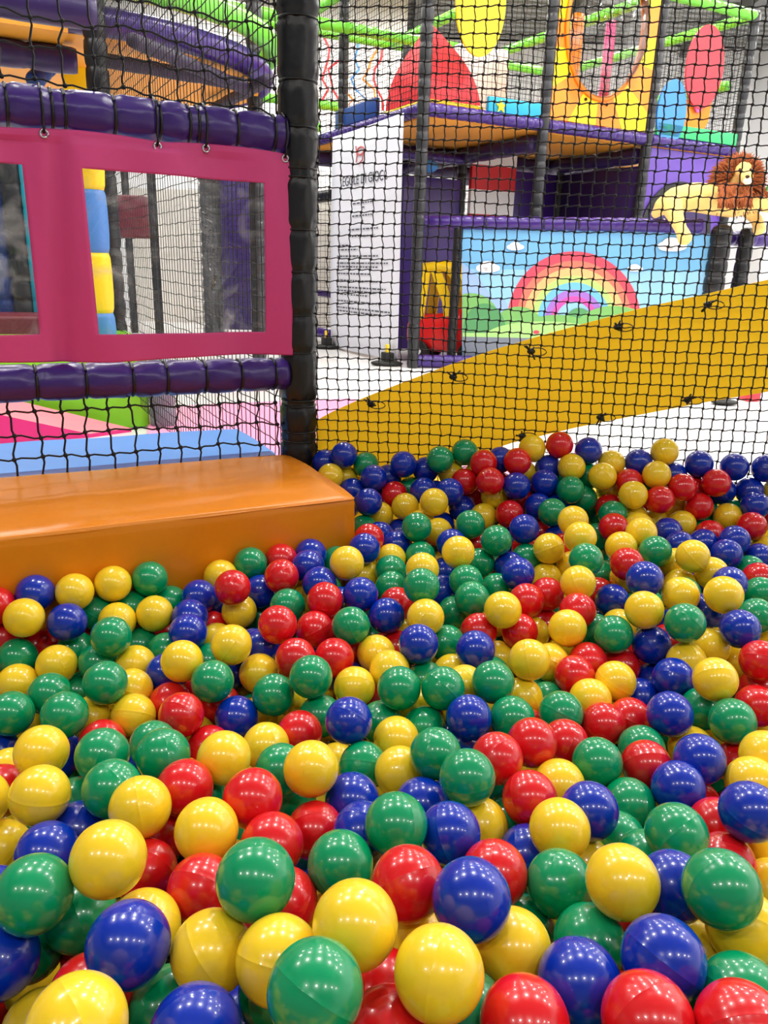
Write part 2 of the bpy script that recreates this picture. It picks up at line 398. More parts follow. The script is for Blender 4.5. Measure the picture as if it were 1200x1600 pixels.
for k, (x, y) in enumerate(((965, 511), (830, 549), (708, 589), (580, 632), (1106, 476), (1074, 625), (938, 652), (816, 681))):
    c = sp(x, y, .012); mb = MB(); rn = random.Random(k)
    mb.line([c+(D*math.cos(x_*.5)*.022+Z*math.sin(x_*.5)*.010)+D*.016+ND*.004 for x_ in range(13)], .0014, 5, True)
    for j in range(5): mb.line([c, c+D*rn.uniform(-.02, .02)+Z*rn.uniform(-.02, .02)+ND*rn.uniform(.002, .012)], .0026, 4)
    mb.ell(c, .011, .008, .008, 8, 6); mb.line([c+ND*.004, c-ND*.025], .002, 4)
    row = 'upper' if k < 5 else 'lower'; xs = sorted([965, 830, 708, 580, 1106] if k < 5 else [1074, 938, 816]); i = xs.index((965, 830, 708, 580, 1106, 1074, 938, 816)[k])
    tag(mb.build('cable_tie', 'tie', smooth=True), f'black cable tie at the {row} edge of the mustard strip, {["first", "second", "third", "fourth", "fifth"][i]} from left', 'cable tie', 'cable ties on the mustard strip')

# orange padded step
oo = P0-A*.036-B*.012
def soft_box(name, o, ax, ay, az, bev, m, lab, cat, nx=24, puff=.012, seed=1, seam=None):
    """A stuffed vinyl block: slightly bulging faces and rounded, uneven edges."""
    import bmesh
    me = bpy.data.meshes.new(name); bm = bmesh.new(); bmesh.ops.create_cube(bm, size=1)
    bmesh.ops.bevel(bm, geom=list(bm.edges), offset=bev/ax.length, segments=1, affect='EDGES') if False else None
    bmesh.ops.subdivide_edges(bm, edges=bm.edges[:], cuts=nx, use_grid_fill=True)
    o_, ax, ay, az = V(o), V(ax), V(ay), V(az); ctr = o_+(ax+ay+az)/2; L = (ax.length, ay.length, az.length)
    ux, uy, uz = ax.normalized(), ay.normalized(), az.normalized()
    for v in bm.verts:
        p = [v.co[k]*L[k] for k in range(3)]; h = [l/2-bev for l in L]
        q = [max(-h[k], min(h[k], p[k])) for k in range(3)]; d = V([p[k]-q[k] for k in range(3)])
        # snap faces outwards on a rounded box
        if d.length > 1e-9: d = d.normalized()*bev
        n_ = d.normalized() if d.length else V((0, 0, 0))
        w_ = 1
        for k in range(3):
            if abs(n_[k]) < .5: w_ *= math.cos(math.pi*.5*min(1, abs(p[k])/(L[k]/2)))**.5
        nz_ = noise.noise(V((p[0]*6+seed, p[1]*6, p[2]*6)))
        pos = [q[k]+d[k]+n_[k]*(puff*w_+.004*nz_) for k in range(3)]
        wpt = ux*pos[0]+uy*pos[1]+uz*pos[2]
        v.co = wpt+ctr-o_
    for f_ in bm.faces: f_.smooth = True
    bm.to_mesh(me); bm.free(); me.materials.append(M[m]); ob = bpy.data.objects.new(name, me); C.objects.link(ob); ob.location = o_; WL[ob.name] = o_
    return tag(ob, lab, cat)
st = soft_box('padded_step', oo+Z*.03, -A*1.6, -B*.43, Z*.372, .016, 'orange', 'big glossy orange padded step beside the balls', 'padded step', nx=46, puff=.006)
mb = MB(); zz = .397
fr = [oo-A*(.008+1.58*k/40)-B*(.428+.001*math.sin(k))+Z*(zz-.002) for k in range(41)]
mb.line(fr, .0022, 5); mb.line([oo-A*.006-B*(.01+.41*k/12)+Z*(zz-.002) for k in range(13)], .0022, 5)
mb.build('welt_seam', 'orange', st, smooth=True)

# blue mat behind the left net
bmx = soft_box('padded_mat', P0+B*.062-A*.04, -A*1.7, B*.37, Z*.385, .014, 'blue_mat', 'light blue padded mat behind the coarse net, left of the black post', 'mat', nx=30, puff=.003, seed=5)
mb = MB(); mb.box(P0+B*.016-A*.06+Z*.05, -A*1.6, B*.05, Z*.343); mb.build('shaded_edge_band', 'navy', bmx, bevel=.004)  # dark strip paints the net's shade on the mat's near edge
# lime block and magenta ramp behind it
g0 = V((-1.30, 4.15, 0))
tag(MB().box(g0, -A*1.9, B*.8, Z*.47).build('foam_block', 'lime', bevel=.012), 'lime green foam block standing behind the magenta ramp', 'foam block')
B1 = onz(205, 669, .02); F1 = onz(140, 678, .02); B0 = onp(20, 624, B1, A); F0 = onp(0, 648, F1, A); B0 = B1+(B0-B1)*1.5; F0 = F1+(F0-F1)*1.5
vs = [V((q.x, q.y, 0)) for q in (B1, F1, F0, B0)]; tp = [B1, F1, F0, B0]
rp = MB(); rp.use('salmon').add(vs+tp, [(4, 5, 6, 7), (0, 3, 2, 1)]); rp.use('magenta').add(vs+tp, [(1, 2, 6, 5), (0, 1, 5, 4), (2, 3, 7, 6), (3, 0, 4, 7)])
tag(rp.build('foam_ramp'), 'salmon and magenta foam ramp in front of the lime green block', 'ramp')
# pink mat on the floor
pp = [onz(x, y, 0) for x, y in ((232, 640), (330, 634), (445, 629), (545, 625), (610, 634), (690, 660), (760, 688), (808, 713), (800, 780), (420, 800), (230, 690))]
mb = MB(); mb.prism(pp, (0, 0, .012)); tag(mb.build('floor_mat', 'pinkmat'), 'light pink mat lying on the white floor behind the black post', 'mat')
# ================================================================== play frame behind the net
def RF(s, z, off=0): return Q + A*s - B*off + Z*z
def LF(s, z, off=0): return Q + B*s - A*off + Z*z
def GP(s, b, z=0): return Q + A*s + B*b + Z*z
def post(p, h, R, m, lab, ext_=None):
    t = thing('padded_post', (p.x, p.y, 0), lab, 'post')
    ribbed('sleeve', V((p.x, p.y, 0)), V((p.x, p.y, h)), R, m, t, rib=.13)
    mb = MB(); mb.ell((p.x, p.y, h), R*.9, R*.9, R*.4, 14, 8); mb.build('cap', m, t, smooth=True)
    return t
post(GP(0, 0), 3.36, .052, 'grey_vinyl', 'dark padded corner post between the white banner and the toy car')
post(GP(1.24, 0), 3.36, .052, 'grey_vinyl', 'dark padded post at the left edge of the orange bubble panel')
post(GP(2.5, 0), 3.36, .052, 'grey_vinyl', 'dark padded post between the bubble panel and the red balloon')
post(GP(3.73, 0), 3.36, .052, 'grey_vinyl', 'dark padded post at the right end of the raised deck')
post(GP(3.73, 1.24), 3.36, .05, 'grey_vinyl', 'dark padded post behind the red balloon panel')
post(GP(0, 1.6), 3.36, .05, 'grey_vinyl', 'dark padded post rising behind the white banner')
post(GP(2.5, 1.24), 2.0, .05, 'black_vinyl', 'black post under the deck left of the dark purple wall')
post(GP(1.24, 1.3), 3.36, .05, 'black_vinyl', 'black post under the deck left of the striped pillar')
post(GP(1.24, 2.6), 3.36, .05, 'grey_vinyl', 'dark padded post at the back behind the cyan strip')
post(GP(0, 3.0), 3.36, .05, 'grey_vinyl', 'dark padded post at the back left of the play frame')
def rail(name, p, q, R, m, lab, cat='rail', rib=.1):
    o = ribbed(name, p, q, R, m, None, rib=rib); return tag(o, lab, cat)
rail('padded_rail', RF(.03, 2.11), RF(1.2, 2.11), .052, 'purple', 'purple padded deck edge below the red tent')
rail('padded_rail', RF(1.28, 2.11), RF(2.46, 2.11), .052, 'purple', 'purple padded deck edge below the orange bubble panel')
rail('padded_rail', RF(2.54, 2.11), RF(3.7, 2.11), .052, 'purple', 'purple padded deck edge below the red balloon')
rail('padded_rail', LF(.03, 2.11), LF(1.8, 2.11), .052, 'purple', 'purple padded deck edge above the white banner')
rail('padded_rail', LF(1.86, 2.11), LF(3.4, 2.11), .052, 'purple', 'purple padded deck edge left of the white banner')
rail('padded_rail', LF(.03, .06), LF(.04, .06)+A*.62-B*.25, .055, 'purple', 'purple padded floor rail in front of the toy car')
rail('padded_rail', LF(1.84, .12), LF(3.4, .12), .055, 'purple', 'purple padded floor rail left of the banner foot')
rail('padded_rail', LF(1.84, .55), LF(3.4, .55), .035, 'purple_dark', 'thin dark purple rail left of the banner')
rail('padded_rail', GP(.05, 1.24, 1.93), GP(1.2, 1.24, 1.93), .045, 'purple', 'purple padded rail under the deck behind the corner post')
rail('padded_rail', LF(1.84, 1.55), LF(3.4, 1.55), .06, 'black_vinyl', 'black padded rail under the deck left of the banner')
# deck
dk = tag(MB().box(GP(.02, .02, 2.05), A*3.7, B*3.3, Z*.05).build('deck', 'ply'), 'raised plywood deck whose yellow underside shows below the purple rails', 'deck')
for s, b0, b1 in ((1.24, .08, 3.2), (2.5, .08, 3.2)):
    ribbed('beam', GP(s, b0, 1.97), GP(s, b1, 1.97), .075, 'purple_dark', dk, rib=.3)
    dk.children[-1].location = (0, 0, 0)
for b in (1.44, 2.5): ribbed('beam', GP(.05, b, 1.97), GP(3.7, b, 1.97), .075, 'purple_dark', dk, rib=.3)
for o in dk.children:      # ribbed() builds about the deck's own origin
    pass
# top frame of green tubes
for k, (p, q, lab) in enumerate((
    (GP(0, 0, 3.33), GP(1.24, 0, 3.33), 'green tube on top of the frame above the yellow balloon panel'),
    (GP(1.24, 0, 3.33), GP(2.5, 0, 3.33), 'green tube on top of the frame above the bubble panel'),
    (GP(2.5, 0, 3.33), GP(3.73, 0, 3.33), 'green tube on top of the frame at the upper right'),
    (GP(3.73, 0, 3.33), GP(3.73, 3, 3.33), 'green tube running back from the right end post'),
    (GP(2.5, 0, 3.33), GP(2.5, 3, 3.33), 'green tube running back from the bubble panel post'),
    (GP(1.24, 0, 3.33), GP(1.24, 3, 3.33), 'green tube running back behind the yellow balloon panel'),
    (GP(0, 0, 3.33), GP(0, 3, 3.33), 'green tube running back above the white banner'),
    (GP(-1.2, 1.5, 3.0), GP(1.24, 1.5, 3.0), 'green tube crossing behind the top of the red tent'),
    (GP(-1.2, 3, 3.33), GP(3.73, 3, 3.33), 'green tube along the back top of the frame'),
    (GP(1.24, 3, 2.75), GP(3.73, 3, 2.75), 'green guard tube halfway up at the back of the deck'),
    (GP(3.73, 0, 2.75)+B*.2, GP(3.73, 3, 2.75), 'green guard tube behind the red balloon panel'),
    (GP(-1.2, 3, 2.6), GP(.6, 3, 2.6), 'green guard tube at the back left above the climbing ropes'),
    (LF(3.5, 2.22)-A*.9, LF(2.1, 2.22)-A*.05, 'short green tube at deck height beside the blue strip'))):
    rail('green_tube', p, q, .05, 'tube', lab, 'tube', rib=.14)
# nets of the frame
net('frame_net', Q, A, .06, 3.7, 2.18, 3.3, .05, .0022, jit=.15, label='fine black net on the right face of the raised deck', knots=False)
net('frame_net', Q, B, .06, 3.0, 2.18, 3.3, .05, .0022, jit=.15, label='fine black net on the left face of the raised deck', knots=False)
net('frame_net', GP(0, 3.0), A, -1.2, 3.7, .1, 3.3, .06, .0026, jit=.15, label='fine black net at the back of the play frame', knots=False)
net('frame_net', GP(3.73, 0), B, .06, 3.0, 2.18, 3.3, .05, .0022, jit=.15, label='fine black net on the right end of the raised deck', knots=False)
# coloured climbing ropes behind the left
rn = random.Random(5)
for k, (m, w_) in enumerate((('stripe_red', 'red'), ('stripe_red', 'red'), ('orangep', 'orange'), ('bluep', 'blue'), ('orangep', 'orange'), ('stripe_red', 'red'))):
    x0 = 505+k*18; pts = [at(x0+rn.uniform(-8, 8)+6*math.sin(j*1.3), 60+j*16, 10.2) for j in range(8)]
    mb = MB(); mb.line(pts, .016, 6)
    tag(mb.build('climbing_rope', m, smooth=True), f'{w_} climbing rope hanging behind the black net, {["first","second","third","fourth","fifth","sixth"][k]} from left', 'rope', 'coloured climbing ropes at the upper left of the deck')

# red tent
def tent(P, base, apex, m):
    n = 12; vs = []; fs = []
    k = len(base)
    for i in range(k):
        a_, b_ = base[i], base[(i+1) % k]; off = len(vs)
        cen = sum(base, V())/k
        for r_ in range(n+1):
            t_ = r_/n
            for c_ in range(n+1):
                p = a_.lerp(b_, c_/n); q = p.lerp(apex, t_)
                out = (p-cen); out.z = 0
                q = q + out*(.26*math.sin(math.pi*t_)*(1-t_*.4)); vs.append(q)
        for r_ in range(n):
            for c_ in range(n): fs.append((off+r_*(n+1)+c_, off+r_*(n+1)+c_+1, off+(r_+1)*(n+1)+c_+1, off+(r_+1)*(n+1)+c_))
    return vs, fs
bs = [GP(.06, .06, 2.18), GP(.60, .06, 2.18), GP(.60, .8, 2.18), GP(.06, .8, 2.18)]
vs, fs = tent(None, bs, GP(.27, .42, 2.86), 'redp'); mb = MB(); mb.add(vs, fs)
tn = tag(mb.build('tent', 'redp', smooth=True), 'red pointed tent standing on the raised deck corner', 'tent')
mb = MB(); mb.line(bs, .022, 8, True); mb.build('yellow_hem', 'yellowp', tn, smooth=True)
tag(MB().box(GP(-.02, .85, 2.16), B*.9, A*.05, Z*.16).build('padded_strip', 'navy', bevel=.01), 'dark blue padded strip on the deck left of the red tent', 'padded strip')
# yellow balloon panel
tag(MB().disc(RF(.47, 2.93, .03), A, Z, .24, .39, .02, 48).build('oval_panel', 'yellowp'), 'yellow oval balloon panel fixed to the net above the red tent', 'panel')
# pale inflatable wall behind
b_ = MB(); b_.use('white').box(GP(.78, .7, 2.1), A*.55, B*.2, Z*.75)
tag(b_.build('inflatable_wall', bevel=.04), 'pale white inflatable wall on the deck below the yellow balloon panel', 'inflatable')
mb = MB(); mb.prism([GP(.62, .5, 2.1), GP(.80, .5, 2.1), GP(.58, .5, 2.62)], B*.12)
tag(mb.build('wedge_cushion', 'violet', bevel=.01), 'lavender wedge cushion between the red tent and the pale wall', 'cushion')
# cyan strip with a star
cy = tag(MB().box(RF(.62, 2.155, .03), A*.56, B*.04, Z*.115).build('cyan_board', 'cyan', bevel=.004), 'cyan board with a yellow star on the deck edge', 'board')
sc_ = RF(.74, 2.20, .035); st5 = []
for k in range(10):
    rr = .055 if k % 2 == 0 else .023; an = math.pi/2+k*math.pi/5; st5.append(sc_+A*math.cos(an)*rr+Z*math.sin(an)*rr)
MB().prism(st5, -B*.01).build('star', 'yellowp', cy)
# orange bubble panel: a sunburst round an oval clear bubble
cs, cz, ru, rv = 1.82, 2.95, .44, .57; S0, S1, Z0, Z1 = 1.29, 2.44, 2.165, 3.28
bp_ = thing('bubble_panel', RF(1.86, 2.165), 'orange and yellow sunburst panel with an oval clear bubble window', 'panel')
mb = MB(); n = 96
def rect_hit(an):
    c_, s_ = math.cos(an), math.sin(an); t_ = 9
    if c_ > 1e-6: t_ = min(t_, (S1-cs)/c_)
    if c_ < -1e-6: t_ = min(t_, (S0-cs)/c_)
    if s_ > 1e-6: t_ = min(t_, (Z1-cz)/s_)
    if s_ < -1e-6: t_ = min(t_, (Z0-cz)/s_)
    return cs+c_*t_, cz+s_*t_
corn = [math.atan2(z-cz, s-cs) for s in (S0, S1) for z in (Z0, Z1)]
angs = sorted([2*math.pi*i/n-math.pi for i in range(n)]+corn)
for i, an in enumerate(angs):
    a2 = angs[(i+1) % len(angs)]
    if a2 < an: a2 += 2*math.pi
    mid = (an+a2)/2; mb.use('yellowp' if int((mid+math.pi)/(2*math.pi)*16) % 2 else 'orangep')
    q = []
    for x in (an, a2): q.append((cs+ru*math.cos(x), cz+rv*math.sin(x)))
    for x in (a2, an): q.append(rect_hit(x))
    mb.prism([RF(s, z, .02) for s, z in q], B*.02)
mb.build('sunburst_board', None, bp_)
mb = MB(); mb.line([RF(cs+ru*math.cos(x*math.pi/30), cz+rv*math.sin(x*math.pi/30), .03) for x in range(60)], .022, 6, True); mb.build('rim', 'orangep', bp_, smooth=True)
vs = []; fs = []; nr, na = 10, 40
for i in range(nr+1):
    f_ = i/nr
    for j in range(na): x = 2*math.pi*j/na; vs.append(RF(cs+ru*f_*math.cos(x), cz+rv*f_*math.sin(x), .03+.28*math.sqrt(max(0, 1-f_*f_))))
for i in range(nr):
    for j in range(na): fs.append((i*na+j, (i+1)*na+j, (i+1)*na+(j+1) % na, i*na+(j+1) % na))
MB().add(vs, fs).build('bubble', 'bubble', bp_, smooth=True)
for k in range(12):
    x = 2*math.pi*(k+.4)/12; MB().ell(RF(cs+(ru+.05)*math.cos(x), cz+(rv+.05)*math.sin(x), .03), .014, .014, .014, 8, 6).build('screw', 'nose', bp_, smooth=True)
rail('padded_pole', GP(1.72, .25, 2.1), GP(1.72, .25, 3.1), .06, 'orangep', 'orange padded pole seen through the bubble window', 'pole', rib=.5)
rail('padded_pole', GP(2.12, .25, 2.1), GP(2.12, .25, 3.1), .05, 'pinkp', 'pink padded pole seen through the bubble window', 'pole', rib=.5)
# balloon with basket, blue egg and green base board
bl = thing('balloon_board', RF(3.1, 2.28), 'red hot air balloon board with an orange basket', 'board')
MB().disc(RF(3.08, 2.79, .04), A, Z, .25, .36, .02, 48).build('balloon', 'redflat', bl)
MB().prism([RF(2.98, 2.50, .03), RF(3.18, 2.50, .03), RF(3.10, 2.40, .03), RF(3.06, 2.40, .03)], -B*.02).build('knot', 'pinkp', bl)
MB().prism([RF(2.90, 2.50, .0), RF(3.28, 2.52, .0), RF(3.27, 2.34, .0), RF(3.20, 2.22, .0), RF(2.92, 2.22, .0)], -B*.02).build('basket', 'orange', bl)
tag(MB().disc(RF(2.74, 2.36, .02), A, Z, .19, .29, .02, 40).build('egg_panel', 'bluep'), 'light blue oval panel left of the balloon basket', 'panel')
tag(MB().box(RF(2.58, 2.155, .04), A*1.12, B*.04, Z*.11).build('green_board', 'greenp', bevel=.004), 'green board along the deck edge under the red balloon', 'board')

# under the deck
tag(MB().box(GP(2.5, .06, .02), B*1.14, A*.03, Z*1.86).build('wall_pad', 'purple_dark', bevel=.008), 'dark purple padded wall under the deck', 'wall pad')
tag(MB().box(GP(1.86, 1.25, .02), A*.62, B*.03, Z*1.86).build('wall_pad', 'purple', bevel=.008), 'purple padded wall right of the striped pillar', 'wall pad')
tag(MB().box(GP(.52, 1.25, .02), A*.68, B*.03, Z*1.72).build('wall_pad', 'purple', bevel=.008), 'purple wall pad behind the toy car', 'wall pad')
mb = MB()
for k in range(9): mb.use(('white', 'stripe_red')[k % 2]).box(GP(1.30, 1.20, 1.90-.24*k), A*.56, B*.05, Z*.24 if k else Z*.14)
tag(mb.build('striped_pillar'), 'white and red striped padded pillar under the deck', 'pillar')
tag(MB().ell(GP(.75, 1.15, 1.83), .09, .05, .06, 14, 8).build('plush_toy', 'bluep', smooth=True), 'light blue plush toy on the rail behind the corner post', 'toy')
vp = tag(MB().box(RF(2.56, .05, -.01), A*1.13, B*.03, Z*2.0).build('wall_pad', 'violet', bevel=.008), 'violet padded wall with a black arched opening behind the plush lion', 'wall pad')
MB().disc(RF(3.05, 1.28, .0), A, Z, .50, .49, .012, 48, 0, math.pi).build('arch_rim', 'black_vinyl', vp)
MB().disc(RF(3.05, 1.28, .012), A, Z, .44, .43, .004, 48, 0, math.pi).build('arch_opening', 'purple_dark', vp)

# rainbow barrier
pL = at(722, 400, 6.85); pR = at(1108, 400, 6.4); BD = V((pR.x-pL.x, pR.y-pL.y, 0)).normalized(); BN = V((BD.y, -BD.x, 0))
def RP(x, y, off=0):
    v = FW + RT*((x-600)/FPX) - UP*((y-800)/FPX); k = (pL+BN*off-CAM).dot(BN)/v.dot(BN); return CAM+v*k
post(RP(714, 400, .0), 1.22, .043, 'black_vinyl', 'short black post between the toy car and the rainbow poster')
RL = RP(652, 347, 0); RR_ = RP(1098, 353, 0)
rail('padded_rail', RL, RR_, .056, 'purple', 'purple padded top rail above the rainbow poster')
po = thing('rainbow_poster', RP(910, 573), 'sky blue poster with a rainbow, clouds and green hills', 'poster')
mb = MB()
def flat(m, pts, lay): mb.use(m).prism([RP(x, y, .0+lay*.0022) for x, y in pts], -BN*.002)
for nm, c_ in (('p_sky', (112, 176, 222)), ('p_sky2', (146, 198, 232)), ('p_red', (240, 74, 96)), ('p_coral', (250, 120, 100)), ('p_peach', (250, 180, 120)), ('p_lime', (180, 212, 120)),
               ('p_blue', (110, 185, 235)), ('p_purple', (160, 110, 200)), ('p_magenta', (232, 80, 170)), ('p_green', (120, 180, 100)), ('p_dgreen', (84, 150, 96)), ('p_lgreen', (168, 212, 130)), ('p_road', (120, 128, 142)), ('p_cloud', (250, 246, 248)), ('p_mtn', (150, 180, 230))):
    M[nm] = mat(nm, c_, .55)
flat('p_sky', [(722, 354), (1112, 366), (1096, 580), (722, 580)], 1)
flat('p_sky2', [(722, 420), (1106, 425), (1096, 540), (722, 540)], 2)
flat('p_mtn', [(722, 410), (745, 430), (770, 465), (790, 470), (800, 500), (722, 520)], 3)
CX, CY = 897, 500
def arc(m, r0, r1, lay):
    N_ = 36; o = [(CX+r0*math.cos(math.pi*i/N_), CY-r0*1.03*math.sin(math.pi*i/N_)) for i in range(N_+1)]
    i_ = [(CX+r1*math.cos(math.pi*i/N_), CY-r1*1.03*math.sin(math.pi*i/N_)) for i in range(N_+1)]
    for k in range(N_): flat(m, [o[k], o[k+1], i_[k+1], i_[k]], lay)
for m, r0, r1 in (('p_red', 104, 90), ('p_coral', 90, 79), ('p_peach', 79, 67), ('p_lime', 67, 57), ('p_blue', 57, 46), ('p_purple', 46, 36), ('p_magenta', 36, 28)): arc(m, r0, r1, 4)
def hill(m, cx, cy, rx, ry, lay, n=24): flat(m, [(cx+rx*math.cos(2*math.pi*i/n), cy+ry*math.sin(2*math.pi*i/n)) for i in range(n)], lay)
def hillc(m, cx, cy, rx, ry, lay):      # clipped to the poster on the left and below
    flat(m, [(max(722.5, min(1097, cx+rx*math.cos(math.pi*i/20))), cy-ry*math.sin(math.pi*i/20)) for i in range(21)]+[(max(722.5, min(1097, cx-rx)), 532), (min(1097, cx+rx), 532)], lay)
hillc('p_green', 735, 500, 45, 42, 5); hillc('p_dgreen', 757, 520, 34, 46, 6); hillc('p_green', 810, 515, 40, 36, 5.5); hillc('p_dgreen', 905, 515, 26, 34, 5.2)
hillc('p_green', 870, 520, 60, 28, 6.2); hillc('p_green', 960, 512, 60, 34, 6); hillc('p_lgreen', 850, 524, 90, 22, 7); hillc('p_lgreen', 980, 520, 110, 18, 7.2)
flat('p_lgreen', [(723, 520), (1096, 522), (1096, 534), (723, 530)], 7.5)
flat('p_road', [(723, 526), (1096, 534), (1096, 560), (723, 560)], 8)
flat('p_green', [(723, 556), (1096, 560), (1096, 580), (723, 580)], 8.5)
for cx, cy, s_ in ((805, 384, 1), (762, 416, 1.4), (1050, 381, 1.7), (992, 418, .9)):
    for dx, dy, rx, ry in ((0, 0, 9, 6), (-7, 2, 6, 4), (7, 2, 7, 4), (0, 4, 12, 3)): hill('p_cloud', cx+dx*s_, cy+dy*s_, rx*s_, ry*s_, 9+dx*.02, 16)
hill('p_red', 838, 519, 5, 3, 9.5, 8)
mb.build('poster_sheet', None, po)
for x in (760, 850, 905, 975, 1060): MB().line([RP(x, 343, .055), RP(x, 352, .062), RP(x, 358, .03)], .006, 5).build('hanging_tie', 'tie', po)
post(RP(1122, 400, .0), 1.25, .085, 'black_vinyl', 'thick black padded post under the plush lion, at the poster edge')
post(RP(1162, 400, -.2), 1.25, .062, 'black_vinyl', 'black padded post under the plush lion, nearer the right')
rail('padded_rail', RP(1130, 372, -.25), RP(1240, 376, -.6), .06, 'purple', 'purple padded rail at the right behind the plush lion')
# pieces on the floor seen under the mustard strip
tag(MB().ell(onz(1132, 628, .02), .10, .07, .02, 20, 8).build('rubber_foot', 'rubber', smooth=True), 'flat black rubber foot on the white floor under the strip', 'foot')
p_ = onz(1168, 628, 0); tag(MB().box(p_, (.11, .03, 0), (-.02, .12, 0), (0, 0, .07)).build('foam_brick', 'redflat', bevel=.012), 'small red foam piece on the white floor at the right', 'foam piece')

# banner with the rules
bn = thing('rules_banner', LF(1.04, .03, .07), 'tall white rules banner hanging left of the corner post', 'banner')
n = 12; vs = []; fs = []
def BP(u_, v_, off=0): # u 0..1 left->right, v 0..1 bottom->top
    s = 1.67+(.18-1.67)*u_; z = .02+.02*u_ + (2.075-.02)*v_
    return LF(s, z, .075+off+.012*math.sin(u_*5+v_*3))
for i in range(n+1):
    for j in range(n+1): vs.append(BP(i/n, j/n))
for i in range(n):
    for j in range(n): fs.append((i*(n+1)+j, (i+1)*(n+1)+j, (i+1)*(n+1)+j+1, i*(n+1)+j+1))
sh = MB().add(vs, fs).build('cloth', 'banner', bn, smooth=True); so = sh.modifiers.new('thick', 'SOLIDIFY'); so.thickness = .004
def bq(mb, u0, u1, v0, v1): mb.add([BP(u0, v0, .008), BP(u1, v0, .008), BP(u1, v1, .008), BP(u0, v1, .008)], [(0, 1, 2, 3)])
cu = bpy.data.curves.new('heading', 'FONT'); cu.body = 'REGOLE DI GIOCO'; cu.size = .125; cu.align_x = 'CENTER'; cu.extrude = .001
dg = bpy.context.evaluated_depsgraph_get(); to = bpy.data.objects.new('heading', cu); C.objects.link(to); bpy.context.view_layer.update()
tm_ = bpy.data.meshes.new_from_object(to.evaluated_get(bpy.context.evaluated_depsgraph_get())); bpy.data.objects.remove(to)
hp = BP(.47, .765, .012)
vs = [hp - B*v.co.x*1.0 + Z*v.co.y - A*v.co.z for v in tm_.vertices]; fs = [list(p.vertices) for p in tm_.polygons]
MB().add(vs, fs).build('heading', 'ink', bn)
lg = MB()     # small red emblem: a ring with strokes
lg.line([BP(.43+.05*math.cos(x*math.pi/8), .905+.016*math.sin(x*math.pi/8), .01) for x in range(16)], .007, 5, True)
lg.line([BP(.36, .93, .01), BP(.38, .89, .01), BP(.37, .86, .01)], .006, 5); lg.line([BP(.47, .90, .01), BP(.46, .865, .01), BP(.40, .85, .01)], .006, 5)
lg.build('red_emblem', 'rink', bn)
tx = MB(); rn = random.Random(11)
rows = [(.68, .33, .66), (.66, .47, .50), (.625, .33, .62), (.60, .46, .49), (.565, .28, .70), (.535, .30, .66), (.495, .14, .30), (.475, .14, .42)]
v_ = .445
while v_ > .17:
    rows.append((v_, .12, rn.uniform(.55, .9))); v_ -= rn.choice((.017, .017, .032))
for v_, u0, u1 in rows:
    u_ = u0
    while u_ < u1: wd = rn.uniform(.02, .06); bq(tx, u_, min(u1, u_+wd), v_, v_+.0065); u_ += wd+.012
    tx.build('text_line', 'ink', bn); tx = MB()
for s, lab in ((1.60, 'left'), (.20, 'right')):
    p = LF(s, 0, .16); t = thing('banner_foot', p, f'black foot holding the {lab} end of the white banner', 'stand')
    MB().ell((p.x, p.y, .02), .15, .09, .03, 18, 8).build('base', 'rubber', t, smooth=True)
    MB().box(p+Z*.03-A*.04-B*.05, A*.09, B*.1, Z*.09).build('block', 'rubber', t, bevel=.01)
    MB().box(p+Z*.12-A*.01-B*.02, A*.02, B*.04, Z*.07).build('clip', 'yellowp', t)

# toy car
cc = onz(672, 566, 0); cc = V((cc.x, cc.y, 0)); R_ = Matrix.Rotation(math.radians(-22), 3, 'Z')
cc += R_ @ V((.12, .2, 0))
car = thing('toy_car', cc, 'red and yellow ride-on toy car beside the rainbow poster', 'toy car')
def CP(x, y, z): return cc + R_ @ V((x, y, z))
def loft(mb, secs, n=20, e=4):
    vs = []
    for (x, cy, cz, ry, rz) in secs:
        for j in range(n):
            a_ = 2*math.pi*j/n; c_, s_ = math.cos(a_), math.sin(a_); k = (abs(c_)**e+abs(s_)**e)**(-1/e); vs.append(CP(x, cy+ry*k*c_, cz+rz*k*s_))
    m_ = len(secs); fs = [(i*n+j, i*n+(j+1) % n, (i+1)*n+(j+1) % n, (i+1)*n+j) for i in range(m_-1) for j in range(n)] + [tuple(range(n))[::-1], tuple(range((m_-1)*n, m_*n))]
    return mb.add(vs, fs)
loft(MB(), [(-.40, 0, .27, .12, .10), (-.36, 0, .27, .19, .16), (-.1, 0, .27, .21, .18), (.12, 0, .30, .21, .21), (.32, 0, .30, .19, .19), (.38, 0, .28, .11, .12)]).build('body', 'carred', car, smooth=True)
def slab(mb, pts, w_): # side profile pillar
    return mb.prism([CP(x, -w_, z) for x, z in pts], R_ @ V((0, .035, 0)))
for sgn in (-1, 1):
    mb = MB()
    for pts in ([(-.32, .40), (-.22, .38), (-.17, .84), (-.28, .84)], [(.0, .34), (.17, .36), (.05, .60), (-.07, .86), (-.18, .86), (-.04, .56)], [(.26, .44), (.33, .44), (.20, .70), (.02, .87), (-.02, .83), (.14, .66)]):
        mb.prism([CP(x, sgn*.18, z) for x, z in pts], R_ @ V((0, .035, 0)))
    mb.build('pillar', 'caryel', car, bevel=.008)
loft(MB(), [(-.32, 0, .83, .15, .03), (-.28, 0, .86, .20, .05), (-.05, 0, .88, .21, .055), (.08, 0, .84, .20, .05), (.20, 0, .68, .17, .03)], 20, 3).build('roof', 'caryel', car, smooth=True)
